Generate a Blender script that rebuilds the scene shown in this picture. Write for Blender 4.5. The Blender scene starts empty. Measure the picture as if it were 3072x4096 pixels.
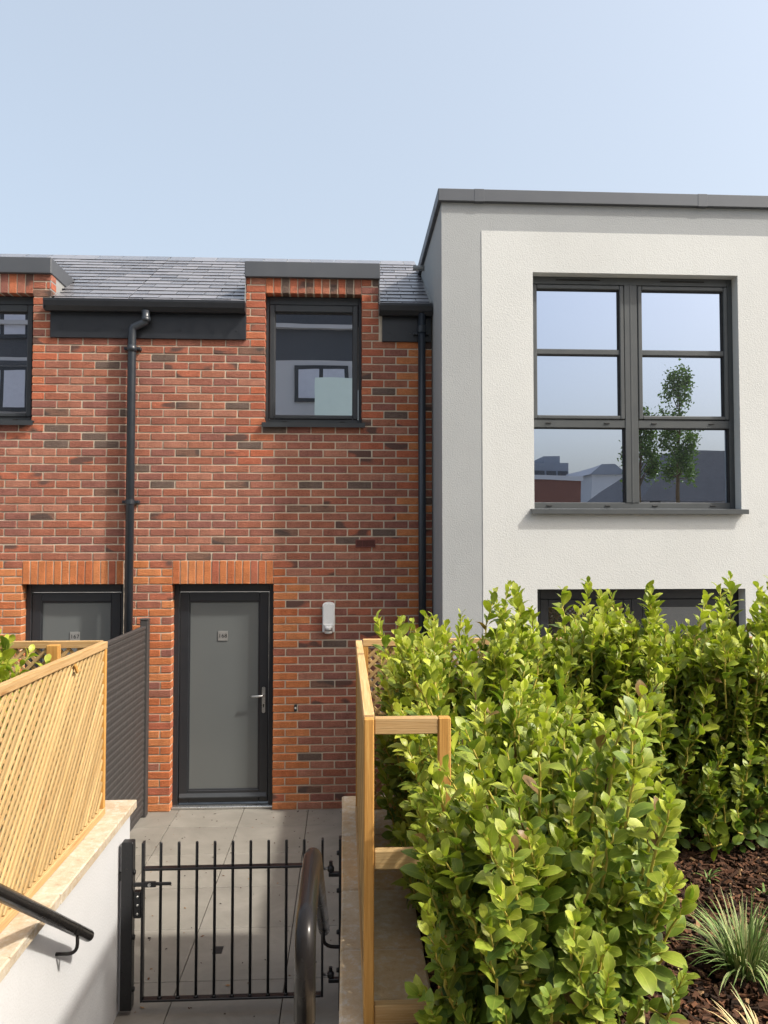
import bpy, math, random
import numpy as np
from mathutils import Vector, Matrix, Quaternion
R = math.radians
random.seed(11)
scene = bpy.context.scene
col = scene.collection

# ------------------------------------------------------------------ camera
F_PX, W_PX, H_PX = 3100.0, 3072, 4096
CAM = Vector((0, -7.36, 2.505)); YAW, PIT = R(2.88), R(2.16)
cd = bpy.data.cameras.new('camera'); co = bpy.data.objects.new('camera', cd); col.objects.link(co)
cd.sensor_fit = 'HORIZONTAL'; cd.sensor_width = 36; cd.lens = 36 * F_PX / W_PX
cd.clip_start = 0.02; cd.clip_end = 3000
co.location = CAM; co.rotation_euler = (R(90) + PIT, 0, -YAW)
scene.camera = co
# ------------------------------------------------------------------ world, sun, exposure
SUN_EL, SUN_AZ = R(47), math.atan2(0.898, -0.44)      # azimuth clockwise from +Y: sun stands right of and behind the camera
w = bpy.data.worlds.new('World'); scene.world = w; w.use_nodes = True
wn = w.node_tree.nodes; wl = w.node_tree.links
bg = wn['Background']; sky = wn.new('ShaderNodeTexSky'); sky.sky_type = 'NISHITA'
sky.sun_disc = False; sky.sun_elevation = SUN_EL; sky.sun_rotation = SUN_AZ
sky.altitude = 0; sky.air_density = 1.0; sky.dust_density = 8.0; sky.ozone_density = 1.0
hz = wn.new('ShaderNodeMix'); hz.data_type = 'RGBA'; hz.blend_type = 'ADD'; hz.inputs[0].default_value = 1.0     # even milky haze over the whole sky
wl.new(sky.outputs[0], hz.inputs[6]); hz.inputs[7].default_value = (1.70, 1.84, 1.80, 1); wl.new(hz.outputs[2], bg.inputs[0]); bg.inputs[1].default_value = 0.15
sd = bpy.data.lights.new('sun', 'SUN'); so = bpy.data.objects.new('sun', sd); col.objects.link(so)
sd.energy = 3.8; sd.angle = R(2.2); sd.color = (1.0, 0.95, 0.87)
sun_vec = Vector((math.sin(SUN_AZ) * math.cos(SUN_EL), math.cos(SUN_AZ) * math.cos(SUN_EL), math.sin(SUN_EL)))
so.location = (8, -8, 12)
so.rotation_euler = sun_vec.to_track_quat('Z', 'Y').to_euler()
vs = scene.view_settings
vs.view_transform = 'Standard'; vs.look = 'None'; vs.exposure = 0.42; vs.gamma = 1.0; vs.use_curve_mapping = False

# ------------------------------------------------------------------ pixel -> direction (distance always from a plane of the place)
_fw = Vector((math.sin(YAW) * math.cos(PIT), math.cos(YAW) * math.cos(PIT), math.sin(PIT)))
_rt = Vector((math.cos(YAW), -math.sin(YAW), 0)); _up = _rt.cross(_fw)
def ray(px, py): return _fw + _rt * ((px - W_PX / 2) / F_PX) - _up * ((py - H_PX / 2) / F_PX)
def onY(px, py, y): r = ray(px, py); return CAM + r * ((y - CAM.y) / r.y)
def onZ(px, py, z): r = ray(px, py); return CAM + r * ((z - CAM.z) / r.z)
def onX(px, py, x): r = ray(px, py); return CAM + r * ((x - CAM.x) / r.x)

# ------------------------------------------------------------------ objects
WP = {}                                                    # world position of each object's origin
def tag(o, label=None, cat=None, group=None, kind=None):
    if label: o['label'] = label
    if cat: o['category'] = cat
    if group: o['group'] = group
    if kind: o['kind'] = kind
    return o
def thing(name, loc, label, cat, group=None):
    o = bpy.data.objects.new(name, None); col.objects.link(o); o.location = loc
    o.empty_display_size = .1
    WP[o.name] = Vector(loc)
    return tag(o, label, cat, group)
def link(name, me, parent=None, loc=(0, 0, 0), rot=None, scale=None, mat=None):
    o = bpy.data.objects.new(name, me); col.objects.link(o)
    loc = Vector(loc); WP[o.name] = loc
    if parent is not None:
        o.parent = parent; o.location = loc - WP[parent.name]
    else: o.location = loc
    if rot is not None:
        o.rotation_mode = 'QUATERNION'; o.rotation_quaternion = rot
    if scale is not None: o.scale = scale
    if mat is not None:
        o.material_slots[0].link = 'OBJECT'; o.material_slots[0].material = mat
    return o

class MB:
    def __init__(s): s.v = []; s.f = []; s.m = []; s.mi = 0
    def add(s, vs, fs):
        b = len(s.v); s.v += [tuple(p) for p in vs]
        for f in fs: s.f.append([b + i for i in f]); s.m.append(s.mi)
        return s
    def box(s, x0, x1, y0, y1, z0, z1, c=0.0, M=None):
        if x1 < x0: x0, x1 = x1, x0
        if y1 < y0: y0, y1 = y1, y0
        if z1 < z0: z0, z1 = z1, z0
        if c <= 0:
            vs = [(x, y, z) for x in (x0, x1) for y in (y0, y1) for z in (z0, z1)]
            fs = [(0, 1, 3, 2), (4, 6, 7, 5), (0, 4, 5, 1), (2, 3, 7, 6), (0, 2, 6, 4), (1, 5, 7, 3)]
        else:
            c = min(c, (x1 - x0) * .45, (y1 - y0) * .45, (z1 - z0) * .45)
            vs = []; idx = {}
            X = (x0, x1); Y = (y0, y1); Z = (z0, z1); sg = (1, -1)
            for i in (0, 1):
                for j in (0, 1):
                    for k in (0, 1):
                        idx[i, j, k, 'x'] = len(vs); vs.append((X[i], Y[j] + sg[j] * c, Z[k] + sg[k] * c))
                        idx[i, j, k, 'y'] = len(vs); vs.append((X[i] + sg[i] * c, Y[j], Z[k] + sg[k] * c))
                        idx[i, j, k, 'z'] = len(vs); vs.append((X[i] + sg[i] * c, Y[j] + sg[j] * c, Z[k]))
            fs = []
            for i in (0, 1):
                q = [idx[i, 0, 0, 'x'], idx[i, 1, 0, 'x'], idx[i, 1, 1, 'x'], idx[i, 0, 1, 'x']]; fs.append(q if i else q[::-1])
                q = [idx[0, i, 0, 'y'], idx[1, i, 0, 'y'], idx[1, i, 1, 'y'], idx[0, i, 1, 'y']]; fs.append(q[::-1] if i else q)
                q = [idx[0, 0, i, 'z'], idx[1, 0, i, 'z'], idx[1, 1, i, 'z'], idx[0, 1, i, 'z']]; fs.append(q if i else q[::-1])
            for a in (0, 1):
                for b in (0, 1):
                    fl = (a == b)
                    q = [idx[a, b, 0, 'x'], idx[a, b, 0, 'y'], idx[a, b, 1, 'y'], idx[a, b, 1, 'x']]; fs.append(q if not fl else q[::-1])
                    q = [idx[a, 0, b, 'x'], idx[a, 1, b, 'x'], idx[a, 1, b, 'z'], idx[a, 0, b, 'z']]; fs.append(q if not fl else q[::-1])
                    q = [idx[0, a, b, 'y'], idx[1, a, b, 'y'], idx[1, a, b, 'z'], idx[0, a, b, 'z']]; fs.append(q[::-1] if not fl else q)
            for i in (0, 1):
                for j in (0, 1):
                    for k in (0, 1):
                        q = [idx[i, j, k, 'x'], idx[i, j, k, 'y'], idx[i, j, k, 'z']]
                        fs.append(q if (i + j + k) % 2 else q[::-1])
        if M is not None: vs = [M @ Vector(p) for p in vs]
        return s.add(vs, fs)
    def tube(s, pts, r, n=10, caps=True):
        pts = [Vector(p) for p in pts]; k = len(pts)
        rs = r if isinstance(r, (list, tuple)) else [r] * k
        t0 = (pts[1] - pts[0]).normalized()
        a = t0.orthogonal().normalized(); vs = []
        for i in range(k):
            if i == 0: t = t0
            elif i == k - 1: t = (pts[i] - pts[i - 1]).normalized()
            else: t = ((pts[i] - pts[i - 1]).normalized() + (pts[i + 1] - pts[i]).normalized()).normalized()
            a = (a - t * a.dot(t)).normalized(); b = t.cross(a)
            for j in range(n):
                q = 2 * math.pi * j / n
                vs.append(pts[i] + (a * math.cos(q) + b * math.sin(q)) * rs[i])
        fs = [(i * n + j, i * n + (j + 1) % n, (i + 1) * n + (j + 1) % n, (i + 1) * n + j) for i in range(k - 1) for j in range(n)]
        if caps: fs += [tuple(range(n))[::-1], tuple(range((k - 1) * n, k * n))]
        return s.add(vs, fs)
    def prism(s, prof, ax, a0, a1):           # profile polygon swept along axis ax ('x': prof=(y,z), 'y': (x,z), 'z': (x,y))
        n = len(prof); vs = []
        for a in (a0, a1):
            for (p, q) in prof:
                vs.append({'x': (a, p, q), 'y': (p, a, q), 'z': (p, q, a)}[ax])
        fs = [(i, (i + 1) % n, n + (i + 1) % n, n + i) for i in range(n)] + [tuple(range(n))[::-1], tuple(range(n, 2 * n))]
        return s.add(vs, fs)
    def slab(s, x0, x1, z0, z1, holes, y0, y1):   # wall slab with rectangular holes (x0,x1,z0,z1)
        xs = sorted({x0, x1} | {h[0] for h in holes} | {h[1] for h in holes}); xs = [x for x in xs if x0 <= x <= x1]
        zs = sorted({z0, z1} | {h[2] for h in holes} | {h[3] for h in holes}); zs = [z for z in zs if z0 <= z <= z1]
        nx, nz = len(xs) - 1, len(zs) - 1
        def solid(i, k):
            if i < 0 or k < 0 or i >= nx or k >= nz: return False
            cx = (xs[i] + xs[i + 1]) / 2; cz = (zs[k] + zs[k + 1]) / 2
            return not any(h[0] < cx < h[1] and h[2] < cz < h[3] for h in holes)
        for i in range(nx):
            for k in range(nz):
                if not solid(i, k): continue
                a, b, c, d = xs[i], xs[i + 1], zs[k], zs[k + 1]
                s.add([(a, y0, c), (b, y0, c), (b, y0, d), (a, y0, d)], [(0, 1, 2, 3)])
                s.add([(a, y1, c), (b, y1, c), (b, y1, d), (a, y1, d)], [(3, 2, 1, 0)])
                if not solid(i - 1, k): s.add([(a, y0, c), (a, y1, c), (a, y1, d), (a, y0, d)], [(3, 2, 1, 0)])
                if not solid(i + 1, k): s.add([(b, y0, c), (b, y1, c), (b, y1, d), (b, y0, d)], [(0, 1, 2, 3)])
                if not solid(i, k - 1): s.add([(a, y0, c), (b, y0, c), (b, y1, c), (a, y1, c)], [(3, 2, 1, 0)])
                if not solid(i, k + 1): s.add([(a, y0, d), (b, y0, d), (b, y1, d), (a, y1, d)], [(0, 1, 2, 3)])
        return s
    def mesh(s, name, mats, smooth=False):
        me = bpy.data.meshes.new(name); me.from_pydata(s.v, [], s.f)
        for m in (mats if isinstance(mats, (list, tuple)) else [mats]): me.materials.append(m)
        me.polygons.foreach_set('material_index', s.m)
        if smooth: me.polygons.foreach_set('use_smooth', [True] * len(s.f))
        me.update(); return me
    def part(s, name, mat, parent=None, smooth=False):      # mesh given in world coordinates
        return link(name, s.mesh(name, mat, smooth), parent)

def box_part(name, mat, parent, x0, x1, y0, y1, z0, z1, c=0.004):
    return MB().box(x0, x1, y0, y1, z0, z1, c).part(name, mat, parent)
def member(name, mat, parent, p0, p1, wd, th, up=(0, 0, 1), c=0.002):
    """straight timber from p0 to p1; wd along 'up', th across; grain along its own X"""
    p0, p1 = Vector(p0), Vector(p1); d = p1 - p0; L = d.length; x = d.normalized()
    u = Vector(up); z = (u - x * u.dot(x)).normalized(); y = z.cross(x)
    me = MB().box(-L / 2, L / 2, -th / 2, th / 2, -wd / 2, wd / 2, c).mesh(name, mat)
    q = Matrix((x, y, z)).transposed().to_quaternion()
    return link(name, me, parent, (p0 + p1) / 2, q)

# ------------------------------------------------------------------ materials
class NT:
    def __init__(s, name):
        s.mat = bpy.data.materials.new(name); s.mat.use_nodes = True
        s.t = s.mat.node_tree; s.b = s.t.nodes['Principled BSDF']; s.out = s.t.nodes['Material Output']
    def n(s, typ, **kw):
        nd = s.t.nodes.new('ShaderNode' + typ)
        for k, v in kw.items():
            if hasattr(nd, k): setattr(nd, k, v)
            else: nd.inputs[k].default_value = v
        return nd
    def l(s, a, b): s.t.links.new(a, b)
    def pos(s): return s.n('NewGeometry').outputs['Position']
    def obj(s): return s.n('TexCoord').outputs['Object']
    def mapped(s, src, scale, rot=(0, 0, 0)):
        m = s.n('Mapping'); m.inputs['Scale'].default_value = scale; m.inputs['Rotation'].default_value = rot
        s.l(src, m.inputs['Vector']); return m.outputs[0]
    def noise(s, src, scale, detail=4, rough=.6, dist=0):
        nd = s.n('TexNoise'); nd.inputs['Scale'].default_value = scale; nd.inputs['Detail'].default_value = detail
        nd.inputs['Roughness'].default_value = rough; nd.inputs['Distortion'].default_value = dist
        s.l(src, nd.inputs['Vector']); return nd.outputs[0]
    def ramp(s, src, stops):
        r = s.n('ValToRGB'); e = r.color_ramp.elements
        while len(e) < len(stops): e.new(.5)
        for el, (p, c) in zip(e, stops):
            el.position = p; el.color = (c, c, c, 1) if isinstance(c, (int, float)) else (*c, 1)
        s.l(src, r.inputs[0]); return r.outputs[0]
    def mix(s, fac, a, b, mode='MIX'):
        m = s.n('Mix', data_type='RGBA', blend_type=mode)
        for inp, v in ((m.inputs[0], fac), (m.inputs[6], a), (m.inputs[7], b)):
            if hasattr(v, 'links') or hasattr(v, 'is_linked'): s.l(v, inp)
            elif isinstance(v, (int, float)): inp.default_value = v
            else: inp.default_value = (*v, 1)
        return m.outputs[2]
    def math(s, op, a, b=None):
        m = s.n('Math', operation=op)
        for i, v in enumerate((a, b)):
            if v is None: continue
            if isinstance(v, (int, float)): m.inputs[i].default_value = v
            else: s.l(v, m.inputs[i])
        return m.outputs[0]
    def bump(s, h, strength=.3, dist=.01):
        b = s.n('Bump'); b.inputs['Strength'].default_value = strength; b.inputs['Distance'].default_value = dist
        s.l(h, b.inputs['Height']); s.l(b.outputs[0], s.b.inputs['Normal'])
    def set(s, color=None, rough=None, metal=None, spec=None):
        for k, v in (('Base Color', color), ('Roughness', rough), ('Metallic', metal), ('Specular IOR Level', spec)):
            if v is None: continue
            if isinstance(v, (int, float)): s.b.inputs[k].default_value = v
            elif isinstance(v, tuple): s.b.inputs[k].default_value = (*v, 1)
            else: s.l(v, s.b.inputs[k])
        return s.mat
def sc(c, k): return tuple(min(1, x * k) for x in c)

def m_brick(name, c, patch=0.0):
    t = NT(name); p = t.pos()
    n1 = t.noise(p, 9, 5, .65); n2 = t.noise(t.mapped(p, (1, 1, 2.4)), 42, 6, .7, .6); n3 = t.noise(p, 260, 3)
    n4 = t.noise(t.mapped(p, (1, 1, 2.0), (0, .6, 0)), 4.2, 1, .4)
    a = t.mix(t.ramp(n1, [(.3, 0.), (.7, 1.)]), sc(c, .72), sc(c, 1.25))
    a = t.mix(t.ramp(n2, [(.42, 0.), (.72, .55)]), a, (min(.6, c[0] * 1.3 + .03), c[1] * 1.65 + .02, c[2] * 1.5 + .015))
    a = t.mix(t.ramp(n2, [(.22, .5), (.40, 0.)]), a, sc(c, .5))
    if patch: a = t.mix(t.ramp(n4, [(.60 - .22 * patch, 0.), (.66 - .2 * patch, .85)]), a, (.075, .056, .05))
    a = t.mix(t.ramp(n3, [(.3, .25), (.5, 0.)]), a, sc(c, .5))
    t.bump(t.math('ADD', t.math('MULTIPLY', n2, 1.0), t.math('MULTIPLY', n3, .25)), .85, .012)
    return t.set(a, .9, spec=.2)
def m_plain(name, c, rough=.5, metal=0, spec=.5, var=.15, scale=30, bump=0, bscale=200, bdist=.002):
    t = NT(name); p = t.pos(); n1 = t.noise(p, scale, 5, .6)
    a = t.mix(n1, sc(c, 1 - var), sc(c, 1 + var))
    if bump: t.bump(t.noise(p, bscale, 3, .6), bump, bdist)
    rr = t.ramp(t.noise(p, scale * 1.7, 3), [(.3, max(0, rough - .08)), (.7, min(1, rough + .08))])
    return t.set(a, rr, metal, spec)
def m_render(name, c, bump=.42):
    t = NT(name); p = t.pos()
    n1 = t.noise(p, 1.1, 6, .65); n2 = t.noise(p, 95, 3, .55); n3 = t.noise(t.mapped(p, (5, 5, .35)), 3.0, 5, .7)
    a = t.mix(t.ramp(n1, [(.3, 0.), (.7, 1.)]), sc(c, .94), sc(c, 1.03))
    a = t.mix(t.ramp(n3, [(.55, 0.), (.8, .16)]), a, (c[0] * .72, c[1] * .71, c[2] * .66))
    a = t.mix(t.ramp(t.noise(p, 7, 2), [(.70, 0.), (.78, .2)]), a, sc(c, .72))
    a = t.mix(t.ramp(n2, [(.35, .14), (.55, 0.)]), a, sc(c, .7))
    t.bump(n2, bump, .006); return t.set(a, .93, spec=.15)
def m_wood(name, c, dark, k=1.0):
    t = NT(name); o = t.obj(); rnd = t.n('ObjectInfo').outputs['Random']
    off = t.n('VectorMath', operation='ADD'); t.l(o, off.inputs[0])
    cmb = t.n('CombineXYZ'); t.l(t.math('MULTIPLY', rnd, 37.), cmb.inputs[0]); t.l(t.math('MULTIPLY', rnd, 11.), cmb.inputs[1]); t.l(cmb.outputs[0], off.inputs[1])
    v = off.outputs[0]
    kn = t.noise(t.mapped(v, (7, 22, 22)), 1.0, 1, .4)
    g = t.noise(t.mapped(v, (2.0, 60, 60)), 1.6, 5, .6, 1.2); g2 = t.noise(t.mapped(v, (4, 240, 240)), 1.5, 3, .6)
    a = t.mix(t.ramp(g, [(.32, 0.), (.68, 1.)]), dark, c)
    a = t.mix(t.ramp(g2, [(.3, .35), (.55, 0.)]), a, sc(dark, .7))
    hs = t.n('HueSaturation'); t.l(a, hs.inputs['Color']); t.l(t.math('ADD', t.math('MULTIPLY', rnd, .34), .83), hs.inputs['Value'])
    a = t.mix(t.ramp(kn, [(.71, 0.), (.80, .75)]), hs.outputs[0], (.19, .085, .028))
    t.bump(t.math('ADD', g, g2), .35, .004)
    return t.set(a, .78, spec=.2)
def m_glass(name, tint=(.68, .775, .95), refl=.60, dark=(.012, .014, .018)):
    t = NT(name)
    gl = t.n('BsdfGlossy'); gl.inputs['Roughness'].default_value = 0.0; gl.inputs['Color'].default_value = (*tint, 1)
    bp = t.noise(t.pos(), 1.3, 2, .5); b = t.n('Bump'); b.inputs['Strength'].default_value = .04; b.inputs['Distance'].default_value = .02
    t.l(bp, b.inputs['Height']); t.l(b.outputs[0], gl.inputs['Normal'])
    t.set(dark, .15)
    lw = t.n('LayerWeight'); lw.inputs['Blend'].default_value = .25
    fac = t.math('ADD', t.math('MULTIPLY', lw.outputs['Fresnel'], .35), refl)
    m = t.n('MixShader'); t.l(fac, m.inputs[0]); t.l(t.b.outputs[0], m.inputs[1]); t.l(gl.outputs[0], m.inputs[2])
    t.l(m.outputs[0], t.out.inputs[0]); return t.mat

def m_leaf(name, c, edge):
    t = NT(name); p = t.pos(); uv = t.n('UVMap').outputs[0]
    sx = t.n('SeparateXYZ'); t.l(uv, sx.inputs[0])
    u = t.math('ABSOLUTE', t.math('SUBTRACT', sx.outputs[0], .5))          # 0 at the midrib, .5 at the margin
    n1 = t.noise(p, 14, 3); n2 = t.noise(p, 160, 3)
    a = t.mix(t.ramp(n1, [(.3, 0.), (.7, 1.)]), sc(c, .68), sc(c, 1.3))
    a = t.mix(t.ramp(n2, [(.35, .25), (.6, 0.)]), a, sc(c, .7))
    a = t.mix(t.ramp(u, [(.0, .55), (.035, 0.)]), a, edge)
    a = t.mix(t.ramp(u, [(.42, 0.), (.48, .7)]), a, edge)
    br = t.noise(p, 31, 2); a = t.mix(t.ramp(br, [(.76, 0.), (.80, .6)]), a, (.16, .10, .03))
    t.set(a, .42, spec=.36); t.bump(n2, .12, .002)
    tr = t.n('BsdfTranslucent'); t.l(t.mix(1.0, a, (1.0, 1.15, .45), 'MULTIPLY'), tr.inputs[0])
    m = t.n('MixShader'); m.inputs[0].default_value = .32; t.l(t.b.outputs[0], m.inputs[1]); t.l(tr.outputs[0], m.inputs[2])
    t.l(m.outputs[0], t.out.inputs[0]); return t.mat

M = {}
PAL = {'field': [(.280, .107, .074), (.255, .095, .068), (.305, .116, .074), (.235, .092, .072), (.330, .138, .095), (.285, .100, .064)],
       'orange': [(.455, .150, .058), (.41, .122, .050), (.49, .172, .070)],
       'redor': [(.39, .112, .060), (.34, .100, .058), (.42, .132, .068)]}
BR = {k: [m_brick('brick_%s_%d' % (k, i), c, 0) for i, c in enumerate(v)] for k, v in PAL.items()}
BR['patch'] = [m_brick('brick_smoky', (.29, .098, .064), .45), m_brick('brick_smoky_red', (.36, .112, .066), .35)]
BR['dark'] = [m_brick('brick_burnt', (.125, .084, .070)), m_brick('brick_burnt_brown', (.175, .092, .068), .35)]
BRALL = [m for k in ('field', 'orange', 'redor', 'patch', 'dark') for m in BR[k]]
M['mortar'] = m_plain('mortar', (.50, .425, .33), .95, 0, .1, .18, 25, .5, 300, .003)
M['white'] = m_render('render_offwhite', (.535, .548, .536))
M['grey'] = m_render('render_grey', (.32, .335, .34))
M['gwhite'] = m_render('garden_render_white', (.54, .545, .55), .25)
M['frame'] = m_plain('anthracite_frame', (.030, .034, .038), .42, 0, .45, .1, 6)
M['wframe'] = m_plain('grey_frame', (.060, .066, .068), .42, 0, .45, .1, 6)
M['dframe'] = m_plain('door_frame_dark', (.020, .022, .026), .4, 0, .5, .1, 6)
M['coping'] = m_plain('metal_coping', (.084, .091, .102), .5, .3, .4, .1, 3)
M['gutter'] = m_plain('black_plastic', (.016, .018, .022), .38, 0, .5, .15, 9)
M['pipe'] = m_plain('dark_pipe', (.020, .025, .032), .36, 0, .5, .15, 9)
M['lead'] = m_plain('lead_sheet', (.25, .255, .25), .6, .1, .4, .25, 8)
M['ridge'] = m_plain('lead_ridge', (.24, .24, .215), .7, 0, .3, .25, 20)
M['glass'] = m_glass('window_glass')
M['glass2'] = m_glass('window_glass_dark', (.80, .84, .94), .56)
M['glass3'] = m_glass('garden_door_glass', (.7, .75, .8), .16)
M['steel'] = m_plain('brushed_steel', (.55, .55, .53), .32, .9, .5, .05, 40)
M['plate'] = m_plain('plate_grey', (.36, .355, .34), .4, .6, .5, .05, 40)
M['ink'] = m_plain('black_ink', (.012, .012, .012), .6)
M['black'] = m_plain('black_powder_coat', (.010, .0105, .012), .34, 0, .5, .2, 60, .15, 500, .0006)
M['rail'] = m_plain('handrail_black', (.012, .0105, .010), .24, 0, .2, .1, 3)
M['fence'] = m_plain('composite_grey', (.045, .042, .041), .62, 0, .35, .2, 12, .2, 120, .001)
M['lampw'] = m_plain('lamp_white', (.78, .78, .76), .35, 0, .5, .04)
M['terra'] = m_plain('vent_terracotta', (.16, .045, .035), .55)
M['soil'] = m_plain('dark_soil', (.030, .020, .014), .95, 0, .1, .5, 40, 1, 60, .02)
M['stem'] = m_plain('stem_yellow', (.40, .33, .07), .6, 0, .3, .35, 30)
M['bark'] = m_plain('stem_brown', (.13, .085, .04), .8, 0, .2, .35, 30, .5, 90, .004)
M['pine'] = m_wood('pine_pale', (.46, .335, .165), (.35, .22, .088))
M['pineo'] = m_wood('pine_orange', (.50, .285, .085), (.36, .17, .04))
M['pinet'] = m_wood('pine_rail', (.50, .345, .175), (.36, .21, .08))
t = NT('frosted_glass'); p = t.pos(); n1 = t.noise(p, 1.2, 3)
M['frost'] = t.set(t.mix(n1, (.098, .108, .108), (.125, .134, .132)), .28, spec=.6)
t = NT('lamp_diffuser'); p = t.pos()
ch = t.n('TexChecker'); ch.inputs['Scale'].default_value = 190; t.l(p, ch.inputs[0]); t.bump(ch.outputs[1], .2, .001)
M['diffuser'] = t.set(t.mix(ch.outputs[1], (.66, .67, .66), (.82, .83, .82)), .2, spec=.6)
def m_stone(name, c1, c2, c3):
    t = NT(name); p = t.pos(); rnd = t.n('ObjectInfo').outputs['Random']
    n1 = t.noise(p, 2.2, 5, .6, .5); n2 = t.noise(p, 26, 6, .75); n3 = t.noise(p, 210, 3)
    a = t.mix(t.ramp(n1, [(.38, 0.), (.62, 1.)]), c1, c2)
    a = t.mix(t.math('MULTIPLY', rnd, .75), a, c3)
    a = t.mix(t.ramp(n2, [(.50, 0.), (.66, .7)]), a, (.52, .49, .43))
    a = t.mix(t.ramp(n2, [(.3, .45), (.45, 0.)]), a, sc(c1, .5))
    t.bump(t.math('ADD', n2, t.math('MULTIPLY', n3, .3)), .5, .006)
    return t.set(a, .88, spec=.2)
M['sand'] = m_stone('sandstone_pale', (.36, .25, .14), (.46, .39, .29), (.48, .44, .36))
M['sand2'] = m_stone('sandstone_buff', (.52, .34, .17), (.42, .33, .22), (.42, .35, .25))
t = NT('porcelain_slab'); p = t.pos(); rnd = t.n('ObjectInfo').outputs['Random']
n1 = t.noise(p, 1.6, 6, .65, 1.5); n2 = t.noise(t.mapped(p, (1, 2.6, 1), (0, 0, .4)), 6, 6, .7, 1.0); n3 = t.noise(p, 70, 4)
a = t.mix(t.ramp(n1, [(.3, 0.), (.7, 1.)]), (.168, .157, .136), (.238, .224, .195))
a = t.mix(t.ramp(n2, [(.56, 0.), (.66, .35)]), a, (.17, .155, .13)); a = t.mix(t.ramp(n3, [(.3, .25), (.5, 0.)]), a, (.18, .165, .14))
hs = t.n('HueSaturation'); t.l(a, hs.inputs['Color']); t.l(t.math('ADD', t.math('MULTIPLY', rnd, .16), .92), hs.inputs['Value'])
t.bump(n2, .12, .004); M['slab'] = t.set(hs.outputs[0], .62, spec=.35)
t = NT('slate'); p = t.pos(); rnd = t.n('ObjectInfo').outputs['Random']
n2 = t.noise(p, 18, 5, .7); a = t.mix(n2, (.115, .116, .128), (.19, .19, .205))
hs = t.n('HueSaturation'); t.l(a, hs.inputs['Color']); t.l(t.math('ADD', t.math('MULTIPLY', rnd, .5), .75), hs.inputs['Value'])
t.bump(t.noise(p, 45, 5, .7), .35, .005)
M['slate'] = t.set(hs.outputs[0], t.ramp(rnd, [(0., .20), (1., .33)]), spec=.9)
M['slatee'] = m_plain('slate_rough_edge_shade', (.022, .022, .026), .9, 0, .1, .2, 40)  # near-black edges: shadow lines between the slates painted into this colour
M['concrete'] = m_plain('concrete_pavement', (.26, .25, .23), .9, 0, .2, .2, 5, .4, 90, .004)
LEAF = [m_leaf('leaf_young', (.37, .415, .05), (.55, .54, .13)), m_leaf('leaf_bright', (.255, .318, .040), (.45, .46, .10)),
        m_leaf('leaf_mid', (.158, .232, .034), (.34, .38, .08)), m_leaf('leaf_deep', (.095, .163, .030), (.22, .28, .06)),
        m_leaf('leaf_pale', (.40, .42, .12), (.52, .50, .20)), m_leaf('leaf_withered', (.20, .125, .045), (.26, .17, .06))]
M['bladeg'] = m_plain('blade_green', (.12, .19, .05), .55, 0, .3, .3, 40)
M['bladec'] = m_plain('blade_cream', (.46, .46, .24), .6, 0, .3, .3, 40)
M['blades'] = m_plain('blade_straw', (.50, .38, .19), .7, 0, .2, .3, 40)
CHIP = [m_plain('bark_chip_%d' % i, c, .9, 0, .15, .35, 60, .5, 200, .002) for i, c in
        enumerate([(.045, .024, .015), (.085, .042, .025), (.13, .062, .034), (.022, .014, .010), (.26, .16, .085)])]

# ================================================================== the setting: ground, patio, steps
def structure(name, mb, mat, smooth=False):
    o = mb.part(name, mat, None, smooth); return tag(o, kind='structure')
structure('ground', MB().box(-400, 400, -400, 400, -.4, -.05), M['concrete'])
patio = structure('patio', MB().box(-3.6, 6.2, -4.1, .12, -.045, -.012), M['soil'])
sl_me = MB().box(-.2985, .2985, -.2985, .2985, -.014, 0, .0025).mesh('slab', M['slab'])
for i in range(-4, 9):
    for j in range(0, 8):
        x = -.337 - .296 - .3 + .592 * 0 + (i + 0) * .602; y = -.39 - .301 - j * .602 + .602
        xx = -.337 + .301 + (i - 1) * .602
        if xx < -3.3 or (xx > 1.2 and y < -2.9): continue
        if y > -.1: continue
        link('slab', sl_me, patio, (xx, y, random.uniform(-.001, .001)))
# row of cut slabs against the house
for i in range(-4, 3):
    xx = -.337 + .301 + (i - 1) * .602
    link('slab', sl_me, patio, (xx, -.39 + .301, 0), scale=None)
steps = structure('steps', MB().box(-1.2, .0, -4.4, -4.1, -.04, .18, .006).box(-1.2, .0, -4.7, -4.402, -.04, .36, .006)
                  .box(-1.2, .0, -5.0, -4.702, -.04, .54, .006), M['concrete'])
structure('pavement', MB().box(-40, 40, -60, -9.001, -.04, .715).box(-1.2, .0, -9.0, -5.002, -.04, .72, .006), M['concrete'])

# ================================================================== brick houses
brick_me = []; sold_me = []
for k in range(5):
    for lst, (bx, bz) in ((brick_me, (.1105, .0325)), (sold_me, (.0325, .1075))):
        mb = MB().box(-bx, bx, 0, .118, -bz, bz, .0045)
        mb.v = [(x + random.uniform(-.0012, .0012), y + (random.uniform(-.0016, .0016) if y < .01 else 0), z + random.uniform(-.0012, .0012)) for x, y, z in mb.v]
        lst.append(mb.mesh('brick', BR['field'][0]))
PITCH, CH = .2315, .075
def pick(kind):
    r = random.random()
    if kind == 'field':
        if r < .06: return random.choice(BR['dark'])
        if r < .13: return random.choice(BR['patch'])
        return random.choice(BR['field'])
    if kind == 'jamb':
        if r < .22: return random.choice(BR['patch'] + BR['dark'])
        if r < .72: return random.choice(BR['redor'])
        return random.choice(BR['field'])
    if kind == 'orange':
        if r < .10: return random.choice(BR['patch'] + BR['redor'])
        return random.choice(BR['orange'])
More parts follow.
